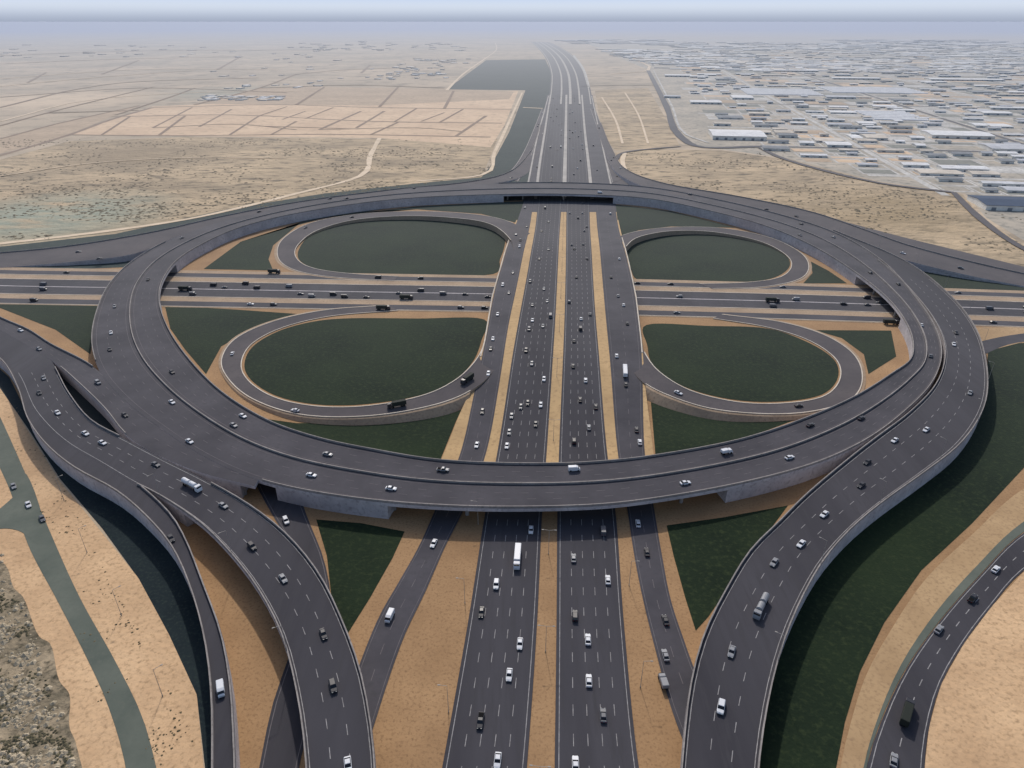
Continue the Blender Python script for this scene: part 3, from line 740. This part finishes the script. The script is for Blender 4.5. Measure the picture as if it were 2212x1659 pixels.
# ------------------------------------------------------------------ vehicles
def lathe_box(secs):
    V = []; Fc = []
    for x, w, z0, z1 in secs:
        c = min(.12, (z1-z0)*.2)
        V += [(x,-w,z0),(x,w,z0),(x,w,z1-c),(x,w-c*1.4,z1),(x,-w+c*1.4,z1),(x,-w,z1-c)]
    n = len(secs)
    for i in range(n-1):
        for j in range(6):
            k = (j+1) % 6; Fc.append((i*6+j, i*6+k, (i+1)*6+k, (i+1)*6+j))
    Fc.append((5,4,3,2,1,0)); e = (n-1)*6; Fc.append(tuple(e+j for j in range(6)))
    return V, Fc
def cabin(x0, x1, x2, x3, w0, w1, z0, z1):
    V = [(x0,-w0,z0),(x3,-w0,z0),(x3,w0,z0),(x0,w0,z0),(x1,-w1,z1),(x2,-w1,z1),(x2,w1,z1),(x1,w1,z1)]
    gl = [(0,1,5,4),(1,2,6,5),(2,3,7,6),(3,0,4,7)]
    rv = [(x1-.03,-w1-.03,z1-.02),(x2+.03,-w1-.03,z1-.02),(x2+.03,w1+.03,z1-.02),(x1-.03,w1+.03,z1-.02),(x1+.12,-w1+.1,z1+.07),(x2-.12,-w1+.1,z1+.07),(x2-.12,w1-.1,z1+.07),(x1+.12,w1-.1,z1+.07)]
    rf = [(0,1,5,4),(1,2,6,5),(2,3,7,6),(3,0,4,7),(4,5,6,7)]
    return (V, gl), (rv, rf)
def wheel_geo(r=.34, w=.24, seg=12):
    V = []; Fc = []
    for y in (-w/2, w/2):
        for k in range(seg): V.append((r*math.cos(2*math.pi*k/seg), y, r*math.sin(2*math.pi*k/seg)))
    for k in range(seg): Fc.append((k, (k+1) % seg, seg+(k+1) % seg, seg+k))
    Fc.append(tuple(range(seg-1,-1,-1))); Fc.append(tuple(range(seg, 2*seg)))
    return V, Fc
def me(name, V, Fc, mats, fm=None):
    m_ = bpy.data.meshes.new(name); m_.from_pydata(V, [], Fc)
    for q in mats: m_.materials.append(q)
    if fm: m_.polygons.foreach_set('material_index', fm)
    m_.update(); return m_
def merge(parts):
    V = []; Fc = []; fm = []
    for (v_, f_), off, mi in parts:
        k = len(V); V += [(a+off[0], b+off[1], c+off[2]) for a, b, c in v_]
        Fc += [tuple(i+k for i in f) for f in f_]; fm += [mi]*len(f_)
    return V, Fc, fm
def quadbox(x0,x1,y0,y1,z0,z1):
    V = [(x0,y0,z0),(x1,y0,z0),(x1,y1,z0),(x0,y1,z0),(x0,y0,z1),(x1,y0,z1),(x1,y1,z1),(x0,y1,z1)]
    return V, [(0,3,2,1),(4,5,6,7),(0,1,5,4),(1,2,6,5),(2,3,7,6),(3,0,4,7)]
CAR = {}
def kinds():
    sedan = dict(body=lathe_box([(-2.35,.78,.35,.78),(-2.25,.9,.3,.92),(-1.5,.95,.25,.98),(0,.95,.25,.95),(1.0,.95,.25,.93),(1.9,.92,.28,.82),(2.3,.82,.32,.68),(2.38,.7,.4,.6)]),
                 cab=cabin(-1.95,-1.2,.25,1.05,.84,.66,.9,1.4), wx=(-1.4,1.4), wy=.84, wr=.34)
    suv = dict(body=lathe_box([(-2.4,.88,.4,1.05),(-2.3,.97,.35,1.15),(0,1.0,.35,1.12),(1.2,1.0,.35,1.1),(2.2,.95,.38,1.0),(2.4,.82,.45,.85)]),
               cab=cabin(-2.25,-1.95,.5,1.2,.92,.78,1.1,1.75), wx=(-1.45,1.45), wy=.88, wr=.4)
    van = dict(body=lathe_box([(-2.6,.9,.4,2.15),(-2.5,.98,.35,2.3),(.8,.98,.35,2.3),(1.5,.96,.35,2.1),(1.95,.94,.35,1.45),(2.6,.88,.4,1.05)]),
               cab=cabin(1.35,1.6,1.7,2.25,.97,.86,1.2,2.0), wx=(-1.6,1.7), wy=.86, wr=.38)
    pick = dict(body=lathe_box([(-2.7,.9,.5,1.05),(-2.6,.96,.45,1.1),(-.4,.96,.45,1.1),(1.3,.96,.45,1.1),(2.4,.92,.45,.98),(2.6,.82,.5,.85)]),
                cab=cabin(-.7,-.4,.7,1.35,.88,.74,1.05,1.72), wx=(-1.6,1.6), wy=.86, wr=.42)
    return dict(car=sedan, suv=suv, van=van, pickup=pick)
KD = kinds()
WM = me('wheel', *wheel_geo(), [M['tyre']])
PC = {'w':('cpw','white'),'s':('cps','silver'),'d':('cpd','black'),'g':('cpg','grey')}
for kn, k in KD.items():
    for c in PC:
        pm = M[PC[c][0]]
        (gv, gf), (rv, rf) = k['cab']
        extra = []
        if kn == 'pickup': extra = [(quadbox(-2.5,-.8,-.78,.78,1.11,1.13), (0,0,0), 2)]
        V, Fc, fm = merge([(k['body'],(0,0,0),0),((rv,rf),(0,0,0),0)]+[(a,b,2) for a,b,_ in extra])
        body = me(kn+'_body', V, Fc, [pm, M['glass'], M['tyre']], fm)
        win = me(kn+'_window', gv, gf, [M['glass']])
        wv = [(wheel_geo(k['wr'], .24, 10), (x, y, k['wr']), 2) for x in k['wx'] for y in (-k['wy'], k['wy'])]
        V, Fc, fm = merge([(k['body'],(0,0,0),0),((rv,rf),(0,0,0),0),((gv,gf),(0,0,0),1)]+[(a,b,2) for a,b,_ in extra]+wv)
        allm = me(kn, V, Fc, [pm, M['glass'], M['tyre']], fm)
        CAR[kn, c] = (body, win, allm, k)
LM = me('headlight', *quadbox(-.04,.04,-.2,.2,-.08,.08), [M['lampglass']])
TM = me('taillight', *quadbox(-.04,.04,-.2,.2,-.08,.08), [M['redlens']])
def link(o, parent=None, loc_=None):
    COL.objects.link(o)
    if parent: o.parent = parent
    if loc_: o.location = loc_
    return o
def heading(rn, p, flip):
    C = ROADS[rn][2]
    i = min(range(len(C)), key=lambda i: (C[i].x-p.x)**2+(C[i].y-p.y)**2)
    a, b = C[max(i-1, 0)], C[min(i+1, len(C)-1)]
    d = b-a
    if flip: d = -d
    return math.atan2(d.y, d.x), C[i], math.atan2(d.z, math.hypot(d.x, d.y))
taken = []
def free(p, r=7):
    return not any((p.x-q.x)**2+(p.y-q.y)**2 < r*r for q in taken)
NC = 0
MAINS = ('mL', 'mR', 'sL', 'sR')
def seat(rn, x, y, flip):
    p = P(x, y, 3 if rn in MAINS and 450 < y < 950 else 0)
    for it in range(4):
        h, cc, pt = heading(rn, p, flip)
        zz = zW(p.y)+.08 if rn in MAINS else cc.z
        p = P(x, y, zz+(.05 if rn not in GRADE else .03))
    return p, h, pt
def vehicle(rn, x, y, z, kn='car', c='w', flip=False, detail=None):
    p, h, pt = seat(rn, x, y, flip)
    put(p, h, pt, rn, kn, c, detail if detail is not None else y > 840)
def put(p, h, pt, rn, kn, c, detail):
    global NC
    NC += 1
    taken.append(p)
    body, win, allm, k = CAR[kn, c]
    nmk = {'car':'car','suv':'car','van':'van','pickup':'pickup_truck'}[kn]
    lab_ = {'car':'%s saloon car driving on the asphalt','suv':'%s off-road car driving on the asphalt','van':'%s panel van driving on the asphalt','pickup':'%s pickup truck driving on the asphalt'}[kn] % PC[c][1]
    cat = {'car':'car','suv':'car','van':'van','pickup':'pickup truck'}[kn]
    sc = .93
    if detail:
        E = empty(nmk, p, lab_, cat, 'vehicles driving on the roads'); E.rotation_euler = (0, -pt, h); E.scale = (sc, sc, sc)
        link(bpy.data.objects.new('body', body), E); link(bpy.data.objects.new('window', win), E)
        for wx in k['wx']:
            for wy in (-k['wy'], k['wy']):
                o = link(bpy.data.objects.new('wheel', WM), E, (wx, wy, k['wr'])); s_ = k['wr']/.34; o.scale = (s_, 1, s_)
        xs = [v_[0] for v_ in k['body'][0]]
        zz = .62 if kn == 'car' else .8
        for sy in (-.55, .55):
            link(bpy.data.objects.new('headlight', LM), E, (max(xs)-.02, sy, zz)); link(bpy.data.objects.new('taillight', TM), E, (min(xs)+.02, sy, zz))
    else:
        o = link(bpy.data.objects.new(nmk, allm)); o.location = p; o.rotation_euler = (0, -pt, h); o.scale = (sc, sc, sc)
        o['label'] = lab_; o['category'] = cat; o['group'] = 'vehicles driving on the roads'
def cyl_x(x0, x1, r, zc, seg=14):
    V = []; Fc = []
    for x, rr in ((x0, r*.6), (x0+.25, r), (x1-.25, r), (x1, r*.6)):
        for k in range(seg): V.append((x, rr*math.cos(2*math.pi*k/seg), zc+rr*math.sin(2*math.pi*k/seg)))
    for l in range(3):
        for k in range(seg): Fc.append((l*seg+k, l*seg+(k+1) % seg, (l+1)*seg+(k+1) % seg, (l+1)*seg+k))
    Fc.append(tuple(range(seg-1,-1,-1))); Fc.append(tuple(range(3*seg, 4*seg)))
    return V, Fc
def lorry(rn, x, y, kn, flip=False, grey=False):
    p, h, pt = seat(rn, x, y, flip)
    taken.append(p)
    cl_ = 'grey' if grey else 'white'
    labs = {'box':'white articulated lorry with a long box trailer','tank':cl_+' tanker lorry with two rounded tanks','dark':'dark lorry with a tarpaulin-covered load','mid':cl_+' delivery lorry with a box body'}
    E = empty('lorry', p, labs[kn], 'lorry', 'vehicles driving on the roads'); E.rotation_euler = (0, -pt, h); E.scale = (.9, .9, .9)
    wm_ = M['cps'] if grey else M['cpw']
    cm = M['cpd'] if kn == 'dark' else wm_
    bm_ = M['cpt'] if kn == 'dark' else wm_
    Lt = {'box':10,'tank':9.5,'dark':8,'mid':3.6}[kn]
    cab = lathe_box([(0,1.2,.6,2.9),(.3,1.25,.5,3.1),(1.6,1.25,.5,3.0),(2.1,1.2,.5,1.9),(2.25,1.1,.55,1.5)]) if kn != 'mid' else lathe_box([(0,1.0,.5,2.1),(.3,1.05,.45,2.25),(1.3,1.05,.45,2.2),(1.8,1.0,.45,1.4),(2.1,.9,.5,1.2)])
    link(bpy.data.objects.new('cab', me('cab', cab[0], cab[1], [cm])), E, (Lt/2, 0, 0))
    w_ = quadbox(1.72,2.0,-1.08,1.08,1.95,2.75) if kn != 'mid' else quadbox(1.38,1.7,-.9,.9,1.45,2.05)
    link(bpy.data.objects.new('windscreen', me('windscreen', w_[0], w_[1], [M['glass']])), E, (Lt/2, 0, 0))
    ch = quadbox(-Lt/2, Lt/2+1, -.5, .5, .8, 1.05)
    link(bpy.data.objects.new('chassis', me('chassis', ch[0], ch[1], [M['tyre']])), E)
    if kn == 'tank':
        for a, b in ((-Lt/2, -.3), (.3, Lt/2-.6)):
            t = cyl_x(a, b, 1.15, 2.25); link(bpy.data.objects.new('tank', me('tank', t[0], t[1], [bm_])), E)
    else:
        hh = 3.5 if kn != 'mid' else 2.5; bw_ = 1.22 if kn != 'mid' else 1.08
        t = lathe_box([(-Lt/2,bw_-.02,1.1,hh-.1),(-Lt/2+.2,bw_,1.1,hh),(Lt/2-.6,bw_,1.1,hh),(Lt/2-.4,bw_-.02,1.1,hh-.1)])
        link(bpy.data.objects.new('trailer', me('trailer', t[0], t[1], [bm_])), E)
    xs = [Lt/2+1.3, Lt/2-.9, -Lt/2+1.2] + ([-Lt/2+2.5] if Lt > 7 else [])
    if kn == 'mid': xs = [Lt/2+1.1, -Lt/2+.8]
    for wx in xs:
        for wy in (-.95, .95):
            o = link(bpy.data.objects.new('wheel', WM), E, (wx, wy, .5)); o.scale = (1.45, 1.4, 1.45)
lorry('mL',1118,1205,'box',True); lorry('sR',1350,808,'box'); lorry('A2',412,1052,'tank'); lorry('R',1645,1312,'tank',grey=True); lorry('RR',1955,1552,'dark',True)
lorry('sR',1434,1482,'mid',grey=True); lorry('ring',1565,980,'mid'); lorry('cross',398,627,'dark'); lorry('cross',875,646,'dark'); lorry('cross',1665,652,'dark')
lorry('crossside-36',590,590,'dark'); lorry('crossside25',825,669,'dark'); lorry('lLL',862,878,'dark'); lorry('lLL',1012,822,'dark'); lorry('crossside25',1920,700,'dark')
cars = {
 'mL!': '1147,1147w 1072,1265wS 1040,1325d 1123,1393w 1100,1460w 1038,1560dP 1075,1645w 1095,965w 1100,935s 1168,876w 1140,872d 1157,918d 1125,880g 1105,900s 1175,820w 1150,693w 1175,625s 1182,652s 1150,660g 1165,560d 1185,540g 1170,500d 1185,480g',
 'mR': '1303,1150gV 1239,1208s 1313,1255w 1242,1333dS 1270,1384w 1272,1473w 1303,1548g 1243,1653w 1240,955dS 1272,925s 1253,865d 1287,880d 1265,823w 1238,792d 1240,738d 1255,690w 1275,680g 1245,600d 1268,560d 1235,530g 1262,500g 1258,440d',
 'sL!': '937,1176w 842,1335wV 1030,963w 1042,890d 1065,733w 1075,680w 1086,617wS 1055,808w 1060,755d 1124,520dS 1108,590g 1138,490d',
 'sR': '1378,1133w 1397,1195d 1437,1342d 1437,1418s 1382,957w 1375,930d 1332,770w 1355,700d 1347,660w 1352,832d 1335,640s 1320,600d',
 'C': '618,1127wS', 'A1': '370,1165d 478,1493wV', 'A2': '125,893w 185,938w 222,958w 337,1005g 483,1094s 545,1183dS 612,1252s 699,1372d 720,1485dS 752,1655w 95,818s 85,850d',
 'B': '212,828sS 270,898d 45,715w 85,755s', 'ring': '372,870w 410,955w 505,920s 525,900w 673,1028w 708,983s 845,1057w 957,1017sP 1240,1016wV 1480,1045w 1705,990w 1750,920d 240,720w 248,663s 320,605d 372,805d 1860,905d 1990,703w 2010,770g 1880,590d 1800,513s',
 'R': '1932,953w 2000,930w 1873,1000d 1860,1050d 1780,1113w 1730,1177w 1672,1217s 1580,1410s 1557,1530wS 2060,745w 2095,850s 2065,720d',
 'RR!': '2150,1232w 2100,1295dP 2027,1362s 1930,1645s', 'lLL': '638,888w 502,765w', 'lLR': '1465,850w 1725,878d', 'UR': '1720,468d 1950,548w 2075,580g', 'UL': '170,545g 215,560d 560,458d',
 'lUL':'760,470d 660,492g', 'lp!': '30,1052s 92,1122g 62,1092w'}
KM = {'S':'suv','V':'van','P':'pickup'}
for rn, s in cars.items():
    flip = rn.endswith('!'); rn = rn.rstrip('!')
    for tok in s.split():
        xx, yy = tok.split(',')
        k = 'car'
        if yy[-1] in KM: k = KM[yy[-1]]; yy = yy[:-1]
        c = yy[-1]; yy = yy[:-1]
        vehicle(rn, float(xx), float(yy), 0, k, c, flip)
def scatter(rn, n, ts, flipf, cols='wsdgdd', vmin=0, vmax=99999):
    L, R, C = ROADS[rn]; tries = 0; done = 0
    while done < n and tries < n*30:
        tries += 1
        i = random.randrange(1, len(C)-1); t = random.choice(ts)
        p = L[i].lerp(R[i], t); u, v = UV(p)
        if not (-20 < u < 2240 and vmin < v < min(vmax, 1680)): continue
        if not free(p, 9): continue
        d = C[i+1]-C[i-1]
        if flipf(t): d = -d
        put(p+Vector((0,0,.03)), math.atan2(d.y, d.x), math.atan2(d.z, math.hypot(d.x, d.y)), rn, random.choice(('car','car','suv','van')), random.choice(cols), False); done += 1
scatter('cross', 40, (.1,.25,.4,.6,.75,.9), lambda t: t < .5, 'sdgddg')
scatter('crossside-36', 8, (.5,), lambda t: True); scatter('crossside25', 8, (.5,), lambda t: False)
scatter('mL', 22, (.14,.32,.5,.68,.86), lambda t: True, 'sdgdw', vmin=205, vmax=470); scatter('mR', 22, (.14,.32,.5,.68,.86), lambda t: False, 'sdgdw', vmin=205, vmax=470)
scatter('mL', 6, (.14,.32,.5,.68,.86), lambda t: True, 'sdgdg', vmin=470, vmax=980); scatter('mR', 6, (.14,.32,.5,.68,.86), lambda t: False, 'sdgdg', vmin=470, vmax=980)
scatter('sR', 5, (.3,.7), lambda t: False, vmin=300, vmax=900); scatter('sL', 5, (.3,.7), lambda t: True, vmin=300, vmax=900)
scatter('mrgL', 3, (.5,), lambda t: True); scatter('mrgR', 3, (.5,), lambda t: False)
scatter('UL', 5, (.3,.7), lambda t: True); scatter('UR', 6, (.3,.7), lambda t: True); scatter('ring', 6, (.2,.8), lambda t: t > .5)
# ------------------------------------------------------------------ street lamps
def lamp_meshes(H=11):
    seg = 8; V = []; Fc = []
    for z, r in ((0,.16),(.5,.16),(.5,.09),(H,.05)):
        for k in range(seg): V.append((r*math.cos(2*math.pi*k/seg), r*math.sin(2*math.pi*k/seg), z))
    for l in range(3):
        for k in range(seg): Fc.append((l*seg+k, l*seg+(k+1) % seg, (l+1)*seg+(k+1) % seg, (l+1)*seg+k))
    pole = me('pole', V, Fc, [M['steel']])
    ar = quadbox(0,1.9,-.04,.04,-.04,.04); arm = me('arm', [(x, y, z+x*.12) for x, y, z in ar[0]], ar[1], [M['steel']])
    hd = lathe_box([(0,.1,-.06,.06),(.3,.17,-.08,.08),(.8,.14,-.06,.05)]); head = me('lamp_head', hd[0], hd[1], [M['steel']])
    return pole, arm, head
PO, AR, HE = lamp_meshes()
nl = 0
def lamp(p, ang, arms=2):
    global nl
    nl += 1
    E = empty('street_lamp', p, 'tall grey steel street lamp with %s beside the road' % ('two arms' if arms == 2 else 'a single arm'), 'street lamp', 'street lamps along the roads')
    E.rotation_euler[2] = ang
    link(bpy.data.objects.new('pole', PO), E)
    for k in range(arms):
        a = link(bpy.data.objects.new('arm', AR), E, (0, 0, 10.9)); a.rotation_euler[2] = math.pi*k
        sx = 1 if k == 0 else -1
        o = link(bpy.data.objects.new('lamp_head', HE), E, (sx*1.8, 0, 11.13)); o.rotation_euler[2] = math.pi*k
def lamps(line, step, ang_off, arms, start=10, vmin=0):
    acc = step-start
    for a, b in zip(line, line[1:]):
        acc += (b-a).length
        if acc >= step:
            u, v = UV(a)
            if -10 < u < 2230 and vmin < v < 1800:
                d = b-a; lamp(a+Vector((0,0,0)), math.atan2(d.y, d.x)+ang_off, arms)
            acc = 0
med = resample(trace([(1158,1850),(1168,1659),(1181,1350),(1187,1110)],.1), 60)
lamps(med, 42, math.pi/2, 2, 16)
med2 = resample(trace([(1193,995),(1209,700),(1214,580),(1216,500),(1218,440)], ('w', 0)), 120)
for q in med2: q.z = zW(q.y)
lamps(med2, 55, math.pi/2, 2, 16)
lamps(resample(trace([(945,1700),(975,1500),(1005,1300),(1022,1200),(1035,1120)],.1), 60), 40, math.pi/2, 1, 22)
lamps(resample(trace([(1410,1700),(1385,1500),(1362,1300),(1348,1150)],.1), 60), 40, -math.pi/2, 1, 30)
L, R, C = ROADS['A2']; lamps([a.lerp(b, .008) for a, b in zip(L, R) if UV(a)[1] > 1060], 45, math.pi/2*-1, 1)
L, R, C = ROADS['R']; lamps([b.lerp(a, .008) for a, b in zip(L, R)], 48, -math.pi/2, 1)
lamps(resample(trace([(130,1060),(170,1160),(240,1290),(320,1430),(375,1560),(410,1700)],.1), 60), 38, math.pi/2, 1)
# ------------------------------------------------------------------ rocks and scrub
def blobs(name, gen, n, m, label, kind='stuff'):
    V = []; Fc = []
    base = [(0,0,1),(1,0,.2),(.3,.95,.25),(-.8,.6,.15),(-.8,-.6,.25),(.3,-.95,.15)]
    for i in range(n):
        r = gen()
        if r is None: continue
        p, s, hgt = r; a = random.uniform(0, 6.28); k = len(V)
        for x, y, z in base:
            x *= random.uniform(.7,1.3); y *= random.uniform(.7,1.3)
            V.append(Vector((p.x+s*(x*math.cos(a)-y*math.sin(a)), p.y+s*(x*math.sin(a)+y*math.cos(a)), (z-.15)*hgt*random.uniform(.7,1.3)+p.z)))
        for j in range(5): Fc.append((k, k+1+j, k+1+(j+1) % 5))
    return mesh_obj(name, V, Fc, m, kind=kind, label=label, category=name)
M['shrub'] = mat('dry_shrub', col(108,98,76), col(126,112,86), .5, 2, col(86,80,62))
M['shrubd'] = mat('dark_shrub', col(84,80,64), col(104,98,78), .5, 2, col(64,62,50))
M['stone'] = mat('stone', col(186,172,148), col(152,142,122), .8, 3, col(122,114,98))
def inrock(u, v, j=12): return u < 8+(v-1200)*.34+random.uniform(-j, j)
def g1():
    u = random.uniform(-40,180); v = random.uniform(1195,1690)
    if not inrock(u, v): return None
    p = P(u, v, .1)
    if mnoise.noise(Vector((p.x*.14, p.y*.14, 3))) < random.uniform(-.4,.3): return None
    s = .12+random.random()**3*1.0; return p, s, s*.8
blobs('rubble', g1, 5200, M['stone'], 'loose pale stones and rubble on the verge')
def g1b():
    u = random.uniform(-40,175); v = random.uniform(1200,1690)
    if not inrock(u, v, 5): return None
    p = P(u, v, .1)
    if mnoise.noise(Vector((p.x*.1, p.y*.1, 9))) < random.uniform(.0,.4): return None
    s = random.uniform(.2,.7); return p, s, s*.7
blobs('scrub', g1b, 5000, M['shrubd'], 'dark patchy shrubs among stones')
def g4():
    u = random.uniform(0,440); v = random.uniform(880,1690)
    l0 = (v-850)*.36-30; l1 = (v-835)*.52+25
    if not (l0 < u < l1): return None
    edge = max(1-abs(u-l1+10)/35, 0)
    p = P(u, v, .08)
    if mnoise.noise(Vector((p.x*.08, p.y*.08, 1)))+edge*.5 < random.uniform(.1,.7): return None
    s = random.uniform(.12,.45); return p, s, s*.7
blobs('scrub', g4, 3200, M['shrub'], 'sparse dry tufts on pale sand')
def g2():
    u = random.uniform(-20,1070); v = random.uniform(300,520)
    lim = 533-(u*.09) if u < 250 else 510-(u-250)*.16
    if v > lim-6: return None
    p = P(u, v)
    if mnoise.noise(Vector((p.x*.012, p.y*.012, 0))) < random.uniform(-.25,.35): return None
    s = random.uniform(.5,2.4); return p, s, s*.45
blobs('scrub', g2, 9000, M['shrub'], 'low dry desert shrubs on sandy ground')
def g3():
    u = random.uniform(1350,2212); v = random.uniform(328,560)
    lo = 330 if u < 1700 else 345+(u-1700)*.25; hi = 400+(u-1400)*.21
    if v < lo or v > hi: return None
    p = P(u, v)
    if mnoise.noise(Vector((p.x*.012, p.y*.012, 5))) < random.uniform(-.3,.3): return None
    s = random.uniform(.5,2.2); return p, s, s*.5
blobs('scrub', g3, 7000, M['shrub'], 'low dry desert shrubs on sandy ground')
# ------------------------------------------------------------------ camera, light, sky
cam = bpy.data.cameras.new('camera'); co = bpy.data.objects.new('camera', cam); COL.objects.link(co)
co.location = (0, 0, HC); co.rotation_euler = (math.radians(62), 0, 0)
cam.sensor_width = 36; cam.lens = 36*F/2212; cam.clip_end = 400000; cam.clip_start = .5
S.camera = co
EL, AZ = math.radians(42), math.radians(-6)
s = Vector((math.sin(AZ)*math.cos(EL), math.cos(AZ)*math.cos(EL), math.sin(EL)))
sun = bpy.data.lights.new('sun', 'SUN'); sun.energy = 2.5; sun.angle = math.radians(1.5); sun.color = (1, .94, .86)
so = bpy.data.objects.new('sun', sun); COL.objects.link(so); so.rotation_euler = (-s).to_track_quat('-Z', 'Y').to_euler(); so.location = (0, 300, 300)
w = bpy.data.worlds.new('World'); S.world = w; w.use_nodes = True
N_, L_ = w.node_tree.nodes, w.node_tree.links
bg = N_['Background']; bg.inputs[1].default_value = .13
sk = N_.new('ShaderNodeTexSky'); sk.sky_type = 'NISHITA'; sk.sun_disc = False; sk.sun_elevation = EL; sk.sun_rotation = AZ; sk.dust_density = 2.5; sk.air_density = 1.0
L_.new(sk.outputs[0], bg.inputs[0])
tc = N_.new('ShaderNodeTexCoord'); sx = N_.new('ShaderNodeSeparateXYZ'); L_.new(tc.outputs['Generated'], sx.inputs[0])
mr = N_.new('ShaderNodeMapRange'); mr.inputs[1].default_value = -.004; mr.inputs[2].default_value = .028
L_.new(sx.outputs[2], mr.inputs[0])
rp = N_.new('ShaderNodeValToRGB'); L_.new(mr.outputs[0], rp.inputs[0])
def c3(r, g, b): return (lin(r), lin(g), lin(b), 1)
rp.color_ramp.interpolation = 'B_SPLINE'
e = rp.color_ramp.elements
e[0].position = 0; e[0].color = c3(158,168,188); e[1].position = 1; e[1].color = c3(190,210,242)
for ps, cc_ in ((.2,c3(168,178,198)),(.45,c3(200,210,227)),(.7,c3(218,227,240))):
    x = e.new(ps); x.color = cc_
bg2 = N_.new('ShaderNodeBackground'); bg2.inputs[1].default_value = 1; L_.new(rp.outputs[0], bg2.inputs[0])
m2 = N_.new('ShaderNodeMapRange'); m2.inputs[1].default_value = .03; m2.inputs[2].default_value = .2; m2.inputs[3].default_value = 1; m2.inputs[4].default_value = 0
L_.new(sx.outputs[2], m2.inputs[0])
ms = N_.new('ShaderNodeMixShader'); L_.new(m2.outputs[0], ms.inputs[0]); L_.new(bg.outputs[0], ms.inputs[1]); L_.new(bg2.outputs[0], ms.inputs[2])
L_.new(ms.outputs[0], N_['World Output'].inputs[0])
S.view_settings.view_transform = 'Standard'; S.view_settings.look = 'None'; S.view_settings.exposure = 0
print('vehicles', NC, 'buildings', bcount, 'lamps', nl)
